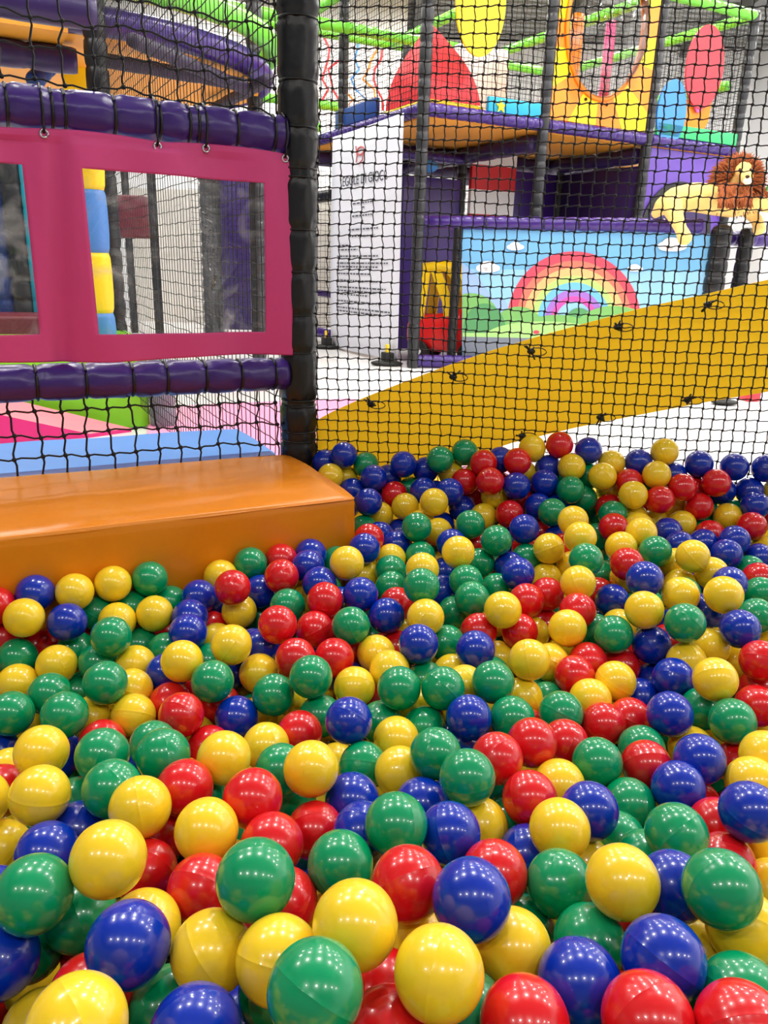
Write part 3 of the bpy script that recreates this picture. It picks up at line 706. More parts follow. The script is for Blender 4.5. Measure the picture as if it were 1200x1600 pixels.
for x in (-.24, .25):
    for sgn in (-1, 1):
        c_ = CP(x, sgn*.20, .10); ax = R_ @ V((0, 1, 0)); mb = MB(); mb.disc(c_-ax*.035, R_ @ V((1, 0, 0)), Z, .10, .10, -.07, 24); wh = mb.build('wheel', 'rubber', car, bevel=.01)
        MB().ell(CP(x, sgn*.24, .10), .035, .035, .035, 10, 6).build('hub', 'white', wh, smooth=True)
for sgn in (-1, 1):
    hl = MB().ell(CP(.33, sgn*.12, .34), .05, .05, .05, 12, 8).build('headlight', 'white', car, smooth=True)
    MB().ell(CP(.36, sgn*.135, .34), .022, .022, .022, 8, 6).build('pupil', 'rubber', hl, smooth=True)

# plush lion lying on the rail
LD = 6.25
def LP(x, y, dd=0): return at(x, y, LD+dd)
lo_ = LP(1100, 345); lion = thing('plush_lion', lo_, 'large tan plush lion with brown mane lying on the purple rail', 'plush toy')
mb = MB()
def tubeline(pts):
    P_ = [(LP(x, y, d), r_) for x, y, d, r_ in pts]; out = []
    for (a_, ra), (b2, rb) in zip(P_, P_[1:]):
        L_ = (b2-a_).length; k = max(2, int(L_/.03))
        for i in range(k): t_ = i/k; out.append((a_.lerp(b2, t_), ra+(rb-ra)*t_))
    out.append(P_[-1]); return out
blobs = tubeline([(1036, 322, .05, .075), (1055, 312, 0, .10), (1085, 308, 0, .115), (1115, 312, 0, .12), (1145, 315, 0, .125), (1165, 315, -.02, .10)])
blobs += tubeline([(1050, 322, -.12, .085), (1056, 340, -.16, .062), (1064, 358, -.18, .05), (1070, 372, -.2, .06)])
blobs += tubeline([(1030, 328, .1, .05), (1024, 334, .1, .04)])
blobs += tubeline([(1160, 318, -.1, .07), (1180, 318, -.12, .062), (1200, 320, -.12, .058), (1216, 324, -.12, .062)])
blobs += tubeline([(1170, 330, .05, .06), (1184, 345, .05, .045), (1186, 358, .03, .055)])
blobs += tubeline([(1148, 300, -.03, .11), (1152, 287, -.05, .11), (1157, 280, -.10, .098)])
blobs += [(LP(1167, 278, -.26), .052), (LP(1162, 266, -.2), .068), (LP(1141, 256, -.16), .026), (LP(1177, 252, -.14), .026)]
for p, r_ in blobs: mb.ell(p, r_, r_, r_, 12, 8)
body = mb.build('body', 'lion', lion, smooth=True)
rm = body.modifiers.new('remesh', 'REMESH'); rm.mode = 'VOXEL'; rm.voxel_size = .016; rm.use_smooth_shade = True
sm = body.modifiers.new('smooth', 'SMOOTH'); sm.factor = .6; sm.iterations = 8
mb = MB(); rn = random.Random(3); hc = LP(1150, 288, .02); fwd = (CAM-hc).normalized(); sx = fwd.cross(Z).normalized(); sy = sx.cross(fwd)
if sx.x < 0: sx = -sx
for k in range(3600):
    an = rn.uniform(0, 2*math.pi); dep = rn.uniform(-.16, .20)
    rad = rn.uniform(.085, .15)+(.10*rn.random() if math.sin(an) < -.2 else 0)
    c_ = hc+sx*math.cos(an)*rad+sy*math.sin(an)*rad*1.15+fwd*dep
    d_ = (sx*math.cos(an)+sy*(math.sin(an)*1.1-.25)+fwd*rn.uniform(-.5, .35)+V((rn.uniform(-.3, .3), rn.uniform(-.3, .3), rn.uniform(-.3, .3)))).normalized()
    if c_.z < LP(1150, 320).z: continue
    L_ = rn.uniform(.05, .10); mb.line([c_-d_*.03, c_+d_*L_*.5, c_+d_*L_-Z*.01], lambda t_: .010*(1-t_)+.0015, 4)
for k in range(1500):      # chest ruff below the chin
    c_ = LP(1150+rn.uniform(-26, 24), 306+rn.uniform(-16, 10), -.19+rn.uniform(-.04, .03))
    d_ = V((rn.uniform(-.4, .4), -.35, -.9+rn.uniform(-.3, .3))).normalized(); L_ = rn.uniform(.03, .07)
    mb.line([c_-d_*.02, c_+d_*L_*.5, c_+d_*L_], lambda t_: .010*(1-t_)+.0015, 4)
mb.build('mane', 'mane', lion, smooth=True)
mz = MB().ell(LP(1168, 283, -.30), .034, .03, .026, 14, 8).build('muzzle', 'muzzle', lion, smooth=True)
MB().ell(LP(1168, 276, -.325), .018, .012, .012, 10, 6).build('nose', 'nose', lion, smooth=True)
for x in (1156, 1173): MB().ell(LP(x, 265, -.262), .011, .009, .011, 10, 6).build('eye', 'nose', lion, smooth=True)
# leafy plant at the far right
pt_ = thing('potted_plant', LP(1192, 318, .5)-Z*.10, 'small green plant in a dark pot at the right edge beside the lion', 'plant')
MB().ell(LP(1192, 312, .5), .06, .06, .07, 14, 8).build('pot', 'rubber', pt_, smooth=True)
mb = MB()
for k in range(14):
    c_ = LP(1192, 305, .5); an = k*2.4; d_ = V((math.cos(an)*.08, math.sin(an)*.08, .06+.02*(k % 3))); sd = V((-math.sin(an), math.cos(an), 0))*.012
    mb.add([c_, c_+d_*.5+sd, c_+d_, c_+d_*.5-sd], [(0, 1, 2, 3)])
mb.build('leaves', 'leaf', pt_)
tag(MB().box(V((4.1, 9.0, 0)), (.6, 0, 0), (0, .5, 0), (0, 0, 1.2)).build('cabinet', 'white', bevel=.01), 'white cabinet behind the plush lion at the far right', 'cabinet')

# ------------------------------------------------------------------ left background
post(P0+B*2.95, 3.3, .06, 'black_vinyl', 'black padded post at the upper left behind the coarse net')
rd = thing('round_deck', (-2.05, 5.75, 2.0), 'round raised deck with purple rim at the upper left', 'deck')
MB().disc((-2.15, 5.85, 2.02), (1, 0, 0), (0, 1, 0), 1.2, 1.2, .05, 64).build('floor_board', 'ply', rd)
MB().line([(-2.15+1.22*math.cos(x*math.pi/36), 5.85+1.22*math.sin(x*math.pi/36), 2.09) for x in range(72)], .075, 12, True).build('padded_rim', 'purple', rd, smooth=True)
for p_, q_ in (((150, 92), (385, 133)), ((205, 62), (392, 142)), ((330, 172), (420, 124))):
    ribbed('beam', onz(*p_, 1.94), onz(*q_, 1.94), .038, 'underbeam', rd, rib=.3)
tag(MB().line([(-2.15+1.28*math.cos(x*math.pi/36), 5.85+1.28*math.sin(x*math.pi/36), 2.27) for x in range(72)], .07, 12, True).build('green_ring', 'tube', smooth=True), 'green padded ring above the purple rim of the round deck', 'tube')
post(V((-1.05, 6.3, 0)), 3.4, .06, 'grey_vinyl', 'grey padded post at the right edge of the round deck')
sd = thing('side_deck', (-3.2, 5.0, 2.0), 'yellow deck underside at the top left corner with purple beams', 'deck')
MB().box(V((-1.75, 4.62, 2.0)), -A*2.6, B*2.4, Z*.05).build('floor_board', 'ply', sd)
for p_, q_ in (((-40, 76), (120, 96)), ((-20, -4), (150, 22))):
    ribbed('beam', onz(*p_, 1.93), onz(*q_, 1.93), .07, 'purple_dark', sd, rib=.3)
tag(MB().box(at(98, 140, 4.9), (.17, .05, 0), (-.02, .05, 0), (0, .0, .36)).build('padded_flap', 'yellowp', bevel=.02), 'yellow padded flap hanging left of the upper left post', 'flap')
rail('padded_tube', at(52, 128, 4.4), at(88, 92, 4.6), .05, 'navy', 'slanted dark blue padded tube at the upper left', 'tube', rib=.08)
rail('padded_tube', at(92, 92, 4.6), at(132, 18, 4.9), .065, 'purple_dark', 'slanted dark purple padded tube at the upper left', 'tube', rib=.1)
# behind the curtain windows
t = thing('banded_post', onz(152, 560, 0) if False else V((at(150, 400, 4.1).x, at(150, 400, 4.1).y, 0)), 'padded post banded yellow and blue behind the curtain window', 'post')
p = WL[t.name]
for k in range(5): ribbed(('yellow_band', 'blue_band')[k % 2], p+Z*(.0+.31*k-.03), p+Z*(.31*(k+1)-.03), .075, ('yellowp', 'blue_mat')[k % 2], t, rib=.31)
for x, w_, lab in ((243, .05, 'thin grey post behind the curtain window, just left of its middle'), (203, .045, 'grey post behind the curtain window near its left side'), (331, .12, 'wide dark post behind the curtain window near its right side')):
    q_ = at(x, 400, 9.0); post(V((q_.x, q_.y, 0)), 2.6, w_, 'grey_vinyl', lab)
q_ = at(385, 400, 9.2); tag(MB().box(V((q_.x-.34, q_.y, .05)), (.75, .1, 0), (0, .08, 0), (0, 0, 2.0)).build('wall_pad', 'purple', bevel=.01), 'purple wall pad seen through the right part of the curtain window', 'wall pad')
q_ = at(200, 340, 8.0); tag(MB().box(V((q_.x-.25, q_.y, q_.z-.2)), (.42, 0, 0), (0, .2, 0), (0, 0, .42)).build('wall_box', 'maroon', bevel=.02), 'maroon padded box seen high in the curtain window', 'box')
for x, m, lab in ((2, 'navy', 'dark blue padded post behind the left curtain window'), (30, 'grey_vinyl', 'grey padded post behind the left curtain window'), (52, 'teal', 'thin teal pole behind the left curtain window')):
    q_ = at(x, 400, 4.4); post(V((q_.x, q_.y, 0)), 1.5, .06 if x < 50 else .03, m, lab)
q_ = at(0, 505, 4.0); tag(MB().box(V((q_.x-.3, q_.y, 0)), (.55, .2, 0), (-.1, .3, 0), (0, 0, q_.z+.03)).build('foam_block', 'maroon', bevel=.02), 'dark red foam block behind the left curtain window', 'foam block')
post(onz(262, 672, 0)+B*.1, .35, .07, 'grey_mat', 'short grey padded stub beside the lime green block')
# pale partition behind the banner
pw = MB().box(V((-3.6, 11.2, 0)), (3.4, 0, 0), (0, .1, 0), (0, 0, 1.75)); tag(pw.build('partition', 'brick'), 'pale partition wall standing left of the white banner', 'partition')
BALLS = """
r 171 4487 3215|red ball along the bottom edge, centre: red above, green left, green right
b -1316 4357 3325|blue ball along the bottom edge, left: yellow above, red left, blue right
r 2839 4339 3560|red ball along the bottom edge, far right: green above, green left
y -2044 4005 3807|yellow ball along the bottom edge, far left: red above, blue left, green right
r 1230 4477 3385|red ball along the bottom edge, right: yellow above, yellow left, blue right
r 2162 4442 3505|red ball along the bottom edge, right: blue above, blue left, green right
g -1760 5084 2669|green ball along the bottom edge, left: yellow above, red left, blue right
g 3122 4880 3251|green ball along the bottom edge, far right: yellow above, green left, red below
r -2411 5013 2870|red ball along the bottom edge, far left: red above, green left, green right, yellow below
r 124 5111 2922|red ball along the bottom edge, centre: yellow above, green left, yellow right, red below
g -384 4224 3961|green ball along the bottom edge, centre: yellow above, green left, red right
g -796 5145 2849|green ball along the bottom edge, centre: yellow above, yellow left, green right
b 1781 4961 3269|blue ball along the bottom edge, right: green above, red left, red right
y 544 4554 3785|yellow ball along the bottom edge, centre: yellow above, red left, green right, red below
y -751 4892 3484|yellow ball along the bottom edge, centre: red above, yellow left, green right, green below
b -3384 5386 2822|blue ball along the bottom edge, far left: green above, green right
b 2491 5045 3461|blue ball along the bottom edge, right: blue above, green left, yellow right, green below
y 3397 6065 2432|yellow ball along the bottom edge, far right: green above, blue left, yellow right, green below
y -1369 5148 3256|yellow ball along the bottom edge, left: red above, yellow left, yellow right, green below
y 1302 5427 3107|yellow ball along the bottom edge, right: green above, yellow left, blue right, green below
g -3405 5926 2394|green ball along the bottom edge, far left: green above, blue left, green right, yellow below
y 476 5806 2706|yellow ball along the bottom edge, centre: red above, yellow left, blue right, yellow below
b -2041 5027 3447|blue ball along the bottom edge, left: red above, red left, yellow right, red below
g 2154 5871 2743|green ball along the bottom edge, right: green above, green left, red right, blue below
g 1643 6498 2219|green ball near the front, right: green above, blue left, green right, yellow below
y 3579 5807 3047|yellow ball near the front, far right: green above, yellow left, green below
y -2182 5787 2825|yellow ball near the front, left: red above, red left, red right, green below
y -124 4939 3831|yellow ball near the front, centre: green above, yellow left, yellow right, red below
g -2857 5921 2815|green ball near the front, far left: yellow above, green left, blue right, red below
r -902 6284 2690|red ball near the front, centre: red above, green left, yellow right, yellow below
b 889 5423 3659|blue ball near the front, centre: blue above, red left, green right, yellow below
g -3085 5566 3408|green ball near the front, far left: blue above, green right, green below
r -1758 6325 2784|red ball near the front, left: yellow above, red left, green right, yellow below
g 3223 5690 3612|green ball near the front, far right: red above, blue left, yellow right, yellow below
b 3028 6206 3130|blue ball near the front, far right: green above, yellow left, green right, blue below
g 1988 6534 2810|green ball near the front, right: yellow above, red left, yellow right, green below
r 346 5877 3372|red ball near the front, centre: green above, yellow left, blue right, yellow below
y 2426 5988 3374|yellow ball near the front, right: green above, yellow left, blue right, red below
g -1030 5456 3768|green ball near the front, left: red above, red left, red right, yellow below
r 1303 6605 2846|red ball near the front, centre: yellow above, red left, blue right, green below
r -2542 6931 2412|red ball near the front, left: yellow above, yellow left, red right, yellow below
g -340 6624 2885|green ball near the front, centre: blue above, red left, green right, yellow below
r 4160 7389 2383|red ball near the front, far right: red above, green left, yellow right, green below
g 3246 7470 2313|green ball near the front, right: green above, green left, green right, red below
y -2477 5823 3594|yellow ball near the front, left: yellow above, blue left, red right, green below
b 1878 7580 2244|blue ball near the front, right: green above, red left, yellow right, green below
b -3696 7067 2493|blue ball near the front, far left: green above, yellow left, blue right, green below
y -4597 7720 1938|yellow ball near the front, far left: yellow above, blue right, green below
r -1120 6956 2814|red ball near the front, centre: red above, yellow left, red right, green below
g 3134 8100 2065|green ball near the front, right: green above, yellow left, green right, yellow below
g 3448 7212 2915|green ball near the front, far right: red above, green left, red right, blue below
b 871 7203 2836|blue ball near the front, centre: green above, green left, yellow right, red below
b -126 7414 2632|blue ball near the front, centre: blue above, red left, green right, green below
r -719 7780 2318|red ball in the lower middle, centre: green above, red left, blue right, green below
b -3601 7706 2267|blue ball in the lower middle, far left: green above, blue left, yellow right, green below
y -1848 6984 2956|yellow ball in the lower middle, left: red above, yellow left, red right, red below
y 2153 7342 2824|yellow ball in the lower middle, right: yellow above, blue left, blue right, yellow below
r 4336 8055 2355|red ball in the lower middle, far right: yellow above, green left, blue right, red below
y 1344 8011 2275|yellow ball in the lower middle, centre: green above, blue left, green right, red below
g 249 7039 3071|green ball in the lower middle, centre: yellow above, blue left, blue right, red below
b 4408 7528 3005|blue ball in the lower middle, far right: yellow above, red left, yellow below
b 2631 7825 2708|blue ball in the lower middle, right: green above, yellow left, green right, yellow below
y -2687 7318 2960|yellow ball in the lower middle, left: green above, green left, red right, yellow below
b 615 8340 2303|blue ball in the lower middle, centre: yellow above, green left, green right
g 3449 8709 2127|green ball in the lower middle, right: red above, blue left, blue right, green below
b -290 8314 2361|blue ball in the lower middle, centre: green above, red left, green right, blue below
r 1979 8196 2567|red ball in the lower middle, right: red above, yellow left, yellow right, green below
r -1434 7554 2943|red ball in the lower middle, left: yellow above, yellow left, green right, red below
g -1170 9089 1787|green ball in the lower middle, centre: green above, red left, blue right, red below
y -3992 7631 2826|yellow ball in the lower middle, far left: yellow above, yellow left, green right, blue below
g -3183 7777 2837|green ball in the lower middle, left: green above, green left, yellow right, blue below
r -2364 8006 2705|red ball in the lower middle, left: green above, yellow left, yellow right, yellow below
b 4056 8678 2443|blue ball in the lower middle, far right: blue above, red left, red right, green below
y 2516 8860 2281|yellow ball in the lower middle, right: red above, red left, blue right, yellow below
y 5114 8834 2439|yellow ball in the lower middle, far right: red above, blue left, blue below
g 1149 8101 2926|green ball in the lower middle, centre: blue above, green left, red right, yellow below
y 339 9054 2268|yellow ball in the lower middle, centre: yellow above, green left, green right, blue below
g -1284 8824 2411|green ball in the lower middle, centre: yellow above, yellow left, yellow right, green below
y -816 8239 2874|yellow ball in the lower middle, centre: red above, green left, blue right, green below
g -180 9447 2050|green ball in the lower middle, centre: green above, yellow left, yellow right, blue below
r 3865 9351 2296|red ball in the lower middle, right: green above, green left, blue right, green below
g 3129 9260 2379|green ball in the lower middle, right: red above, red left, green right, blue below
b 4519 9178 2540|blue ball in the lower middle, far right: yellow above, red left, red right, blue below
r 1638 8859 2677|red ball in the lower middle, centre: green above, green left, red right, red below
y -1995 8583 2741|yellow ball in the lower middle, left: blue above, red left, yellow right, red below
y 5533 9375 2502|yellow ball in the lower middle, far right: red above, red left, yellow below
g -3596 8582 2721|green ball in the lower middle, left: red above, yellow left, green right, green below
g -2794 8581 2752|green ball in the lower middle, left: red above, green left, yellow right, red below
g 803 8844 2729|green ball in the lower middle, centre: green above, yellow left, blue right, blue below
y -4437 8665 2678|yellow ball in the lower middle, far left: green above, yellow left, yellow right, yellow below
g 4018 9997 2121|green ball in the lower middle, right: red above, red left, yellow right, red below
r -2614 10283 1677|red ball in the lower middle, left: red above, yellow left, yellow right, red below
y -1641 9774 2102|yellow ball in the lower middle, centre: green above, yellow left, red right, green below
g -3316 9765 2074|green ball in the lower middle, left: yellow above, red left, yellow right, red below
r 2838 9955 2212|red ball in the lower middle, right: green above, red left, green right, yellow below
r -4187 10032 1888|red ball in the lower middle, left: yellow above, green left, yellow right, green below
r 2218 9407 2569|red ball in the lower middle, right: red above, red left, red right, yellow below
y 302 10067 2092|yellow ball in the lower middle, centre: yellow above, green left, green right, yellow below
r -1200 10291 1994|red ball in the lower middle, centre: yellow above, yellow left, green right, yellow below
g 758 10567 1973|green ball in the lower middle, centre: yellow above, yellow left, blue right, green below
r 3581 10559 2158|red ball in the lower middle, right: yellow above, red left, red right, green below
g 65 10829 1885|green ball in the lower middle, centre: red above, blue left, yellow right, green below
g 5468 10305 2453|green ball in the lower middle, far right: red above, green left, red right, red below
b -420 9902 2505|blue ball in the lower middle, centre: yellow above, yellow left, red right, green below
r 4136 10944 2024|red ball in the lower middle, right: blue above, red left, blue right, green below
g 2111 10445 2287|green ball in the lower middle, right: yellow above, yellow left, red right, red below
y -4635 10758 1834|yellow ball in the lower middle, far left: green above, green left, yellow right, red below
b 1408 10268 2389|blue ball in the lower middle, centre: yellow above, green left, yellow right, blue below
b -2295 10864 1864|blue ball in the lower middle, left: green above, red left, green right, yellow below
g -933 10916 1912|green ball mid pit, centre: green above, yellow left, yellow right, yellow below
y -3904 10653 1969|yellow ball mid pit, left: yellow above, red left, red right, green below
r -3056 10389 2187|red ball mid pit, left: blue above, yellow left, red right, yellow below
g -4757 10118 2300|green ball mid pit, far left: green above, green left, yellow right, yellow below
b 4516 10361 2505|blue ball mid pit, right: blue above, blue left, green right, yellow below
g -5790 10510 2027|green ball mid pit, far left: yellow above, green right, blue below
g 2912 10632 2290|green ball mid pit, right: red above, green left, yellow right, red below
g 5360 11115 2160|green ball mid pit, far right: yellow above, blue left, green right, yellow below
r 6292 11209 2182|red ball mid pit, far right: red above, green left, yellow below
r -3459 11188 1886|red ball mid pit, left: blue above, yellow left, green right, yellow below
y 3539 11244 2181|yellow ball mid pit, right: red above, green left, yellow right, red below
b 4597 11832 1889|blue ball mid pit, right: blue above, yellow left, blue right, red below
y 2461 11506 2009|yellow ball mid pit, right: yellow above, green left, green right, green below
g -1725 11121 2147|green ball mid pit, centre: yellow above, blue left, yellow right, red below
g -5425 11091 2040|green ball mid pit, far left: yellow above, yellow left, green right, green below
y -4134 11297 2049|yellow ball mid pit, left: yellow above, green left, blue right, yellow below
g 1035 10823 2551|green ball mid pit, centre: yellow above, green left, yellow right, green below
g 335 10845 2517|green ball mid pit, centre: yellow above, red left, green right, yellow below
y -399 11383 2182|yellow ball mid pit, centre: blue above, green left, red right, blue below
y 1467 11516 2211|yellow ball mid pit, centre: blue above, green left, green right, blue below
y -6245 11670 1855|yellow ball mid pit, far left: green above, green right, green below
g -4366 10799 2462|green ball mid pit, left: green above, green left, yellow right, yellow below
g 1869 11070 2549|green ball mid pit, centre: yellow above, yellow left, yellow right, yellow below
g -2722 11109 2367|green ball mid pit, left: green above, yellow left, yellow right, red below
y 4065 11678 2289|yellow ball mid pit, right: red above, yellow left, blue right, red below
y 5370 10886 2839|yellow ball mid pit, far right: yellow above, yellow left, yellow right, green below
b 5047 11684 2385|blue ball mid pit, far right: yellow above, blue left, yellow right, blue below
g -1097 11024 2567|green ball mid pit, centre: red above, green left, red right, yellow below
r 3424 11921 2246|red ball mid pit, right: yellow above, yellow left, yellow right, yellow below
y -2106 11980 2041|yellow ball mid pit, centre: blue above, green left, red right, green below
b -3706 11833 2068|blue ball mid pit, left: green above, yellow left, yellow right, red below
y 187 11770 2310|yellow ball mid pit, centre: yellow above, yellow left, green right, green below
r 4492 12717 2008|red ball mid pit, right: green above, red left, blue right, yellow below
y -4330 12115 2050|yellow ball mid pit, left: green above, green left, blue right, yellow below
y -5672 11974 2082|yellow ball mid pit, far left: red above, green left, green right, green below
g -5013 12172 2027|green ball mid pit, left: green above, green left, yellow right, green below
y 3117 12525 2152|yellow ball mid pit, right: yellow above, yellow left, red right, green below
y 5463 12229 2415|yellow ball mid pit, far right: green above, blue left, yellow right, blue below
r 3800 12496 2209|red ball mid pit, right: green above, yellow left, red right, yellow below
y -3301 11436 2541|yellow ball mid pit, left: red above, green left, green right, red below
r 6530 11789 2720|red ball mid pit, far right: yellow above, yellow left, red below
y 2546 11635 2675|yellow ball mid pit, right: yellow above, yellow left, yellow right, yellow below
r -1448 11845 2440|red ball mid pit, centre: red above, blue left, red right, green below
r -791 12089 2340|red ball mid pit, centre: red above, green left, red right, blue below
g -6512 12279 2024|green ball mid pit, far left: red above, red right, yellow below
y -59 12492 2223|yellow ball mid pit, centre: blue above, red left, red right, yellow below
g -4007 12861 1934|green ball mid pit, left: red above, green left, yellow right, blue below
b 1712 12291 2476|blue ball mid pit, centre: red above, green left, yellow right, green below
g -5692 12837 1915|green ball mid pit, far left: blue above, yellow left, green right, green below
b -2193 12648 2187|blue ball mid pit, centre: red above, yellow left, red right, yellow below
r -6361 12984 1865|red ball mid pit, far left: yellow above, green left, green right, yellow below
y 6109 12788 2431|yellow ball mid pit, far right: blue above, yellow left, yellow right, yellow below
b 5005 12739 2463|blue ball mid pit, right: yellow above, red left, yellow right, blue below
y -2548 11840 2661|yellow ball mid pit, left: yellow above, yellow left, blue right, green below
b 680 12086 2667|blue ball mid pit, centre: yellow above, red left, green right, green below
g 1271 13051 2194|green ball mid pit, centre: green above, blue left, blue right, yellow below
g -4699 12058 2625|green ball mid pit, left: yellow above, green left, green right, green below
g 4269 12708 2663|green ball mid pit, right: blue above, green left, yellow right, red below
b -3531 12717 2409|blue ball mid pit, left: blue above, red left, red right, yellow below
r 2677 13335 2349|red ball mid pit, right: yellow above, red left, yellow right, yellow below
r 1890 13306 2342|red ball mid pit, centre: green above, green left, red right, blue below
r -1229 13026 2405|red ball mid pit, centre: red above, green left, green right, red below
b 6441 12501 2960|blue ball mid pit, far right: yellow above, yellow left, green right, yellow below
y 3466 12892 2668|yellow ball mid pit, right: red above, red left, green right, yellow below
g -536 12708 2667|green ball in the upper middle, centre: green above, red left, blue right, red below
r -1843 12475 2753|red ball in the upper middle, centre: green above, green left, red right, blue below
g 5374 12332 3122|green ball in the upper middle, far right: yellow above, blue left, blue right, yellow below
b -5712 12654 2573|blue ball in the upper middle, far left: yellow above, yellow left, green right, green below
y -4982 13154 2384|yellow ball in the upper middle, left: yellow above, green left, green right, green below
y -6371 12415 2756|yellow ball in the upper middle, far left: blue above, red left, blue right, red below
y 841 13025 2729|yellow ball in the upper middle, centre: blue above, red left, green right, blue below
b -3664 13407 2386|blue ball in the upper middle, left: blue above, green left, red right, blue below
g 7315 13676 2682|green ball in the upper middle, far right: green above, blue left, yellow below
b 117 13510 2503|blue ball in the upper middle, centre: red above, green left, yellow right, red below
y -4347 13411 2434|yellow ball in the upper middle, left: green above, green left, green right, red below
g -5543 13545 2343|green ball in the upper middle, far left: yellow above, blue left, yellow right, green below
g 1513 14366 2217|green ball in the upper middle, centre: blue above, yellow left, green right, green below
y -2834 13998 2260|yellow ball in the upper middle, left: red above, blue left, green right, yellow below
r 3785 13494 2751|red ball in the upper middle, right: yellow above, red left, red right, yellow below
b 6315 13538 2826|blue ball in the upper middle, far right: blue above, green left, blue right, yellow below
y 4808 12836 3114|yellow ball in the upper middle, right: blue above, blue left, green right, blue below
y 2285 13144 2880|yellow ball in the upper middle, centre: green above, green left, red right, red below
g -1839 13817 2495|green ball in the upper middle, centre: red above, green left, red right, red below
r 325 14344 2375|red ball in the upper middle, centre: green above, blue left, green right, blue below
r 2907 14078 2664|red ball in the upper middle, right: blue above, yellow left, red right, red below
b 4807 14676 2462|blue ball in the upper middle, right: yellow above, red left, yellow right, green below
r -1086 13601 2752|red ball in the upper middle, centre: blue above, green left, green right, red below
g 1804 13985 2709|green ball in the upper middle, centre: green above, green left, green right, red below
b -3645 14081 2506|blue ball in the upper middle, left: green left, blue right, blue below
y 5704 13495 3145|yellow ball in the upper middle, far right: yellow above, green left, blue right, green below
y 6327 13098 3355|yellow ball in the upper middle, far right: blue above, yellow left, green right, blue below
b -408 13863 2770|blue ball in the upper middle, centre: yellow above, red left, green right, green below
r 3428 14611 2590|red ball in the upper middle, right: yellow above, red left, yellow right, red below
b -6439 13071 2935|blue ball in the upper middle, far left: red left, yellow right, yellow below
g 8042 15048 2581|green ball in the upper middle, far right: red above, blue left, green below
y -5777 13247 2911|yellow ball in the upper middle, far left: blue left, yellow right, blue below
b -2496 14562 2452|blue ball in the upper middle, centre: green above, red left, red right, green below
g 2477 15229 2392|green ball in the upper middle, centre: blue above, green left, blue right, yellow below
r -2897 13731 2888|red ball in the upper middle, left: green above, blue left, blue right, yellow below
g 211 15021 2444|green ball in the upper middle, centre: green above, yellow left, green right, red below
g 766 13585 3120|green ball in the upper middle, centre: yellow above, green left, blue right, yellow below
y -5199 13665 2919|yellow ball in the upper middle, left: yellow left, green right, green below
b -1247 14271 2801|blue ball in the upper middle, centre: blue above, red left, yellow right, red below
b 7125 14584 2970|blue ball in the upper middle, far right: blue above, yellow left, green right, yellow below
y 3898 14104 3070|yellow ball in the upper middle, right: yellow above, yellow left, red right, red below
g 1739 14665 2792|green ball in the upper middle, centre: green above, blue left, green right, green below
b 5048 13684 3372|blue ball in the upper middle, right: green above, yellow left, green right, yellow below
g -4598 14034 2887|green ball in the upper middle, left: yellow left, green below
y 3716 16114 2317|yellow ball in the upper middle, right: yellow above, blue left, yellow right, red below
y -3327 14650 2720|yellow ball in the upper middle, left: green right, blue below
r -2025 14341 2899|red ball in the upper middle, centre: red above, blue left, blue right, green below
b 2848 14933 2887|blue ball in the upper middle, right: green above, blue left, yellow right, red below
y 7051 15311 2896|yellow ball in the upper middle, far right: blue above, yellow left, blue right, yellow below
g 190 15698 2544|green ball in the upper middle, centre: yellow above, yellow left, yellow right, green below
y 836 14805 2967|yellow ball in the upper middle, centre: green above, green left, blue right, green below
b -1555 14973 2876|blue ball in the upper middle, centre: blue above, red left, green right, blue below
r 5151 15102 3122|red ball in the upper middle, right: yellow above, green left, blue right, yellow below
g -2773 15017 2882|green ball in the upper middle, left: yellow left, red right, blue below
g 2206 16265 2563|green ball in the upper middle, centre: red above, yellow left, blue right, green below
y -721 14504 3174|yellow ball in the upper middle, centre: green above, green left, yellow right, blue below
g 4206 14837 3289|green ball in the upper middle, right: yellow above, yellow left, yellow right, yellow below
r -2172 15337 2866|red ball in the upper middle, centre: green left, blue right, red below
y 6531 15168 3320|yellow ball in the upper middle, far right: blue above, blue left, blue right, yellow below
b -1569 15656 2883|blue ball in the upper middle, centre: red left, green right, blue below
b 7813 16384 2941|blue ball in the upper middle, far right: blue above, blue left, green right, yellow below
y 1595 15173 3232|yellow ball in the upper middle, centre: blue above, green left, red right, blue below
g 5943 15725 3189|green ball in the upper middle, right: blue above, red left, yellow right, blue below
b -405 15910 2960|blue ball in the back rows, centre: red above, yellow left, blue right, yellow below
y 3738 16241 2990|yellow ball in the back rows, right: red above, red left, red right, yellow below
y 5284 16019 3158|yellow ball in the back rows, right: red above, green left, yellow right, red below
g 2534 16173 3160|green ball in the back rows, centre: yellow above, red left, blue right, green below
b 8203 16932 3088|blue ball in the back rows, far right: yellow above, red left, red right, blue below
y 4245 15616 3493|yellow ball in the back rows, right: yellow above, red left, green right, green below
y 5842 16465 3358|yellow ball in the back rows, right: yellow above, yellow left, yellow right, green below
y 1330 17603 2815|yellow ball in the back rows, centre: blue above, yellow left, blue right, green below
b 6897 17650 2997|blue ball in the back rows, right: yellow above, yellow left, yellow right, green below
b 3273 16910 3203|blue ball in the back rows, right: blue above, green left, red right, red below
r 5481 17347 3169|red ball in the back rows, right: green above, green left, yellow right, yellow below
g 774 16885 3167|green ball in the back rows, centre: yellow above, blue left, yellow right, green below
r 8934 17719 3189|red ball in the back rows, far right: blue above, blue left, yellow below
g 2035 17108 3199|green ball in the back rows, centre: blue above, blue left, yellow right, red below
y 7398 18119 3046|yellow ball in the back rows, far right: yellow above, blue left, green right, blue below
y 4366 16830 3473|yellow ball in the back rows, right: green above, green left, green right, yellow below
y 8620 18368 3203|yellow ball in the back rows, far right: blue above, green left, green right, blue below
y 2521 18467 2958|yellow ball in the back rows, centre: red above, green left, red right, green below
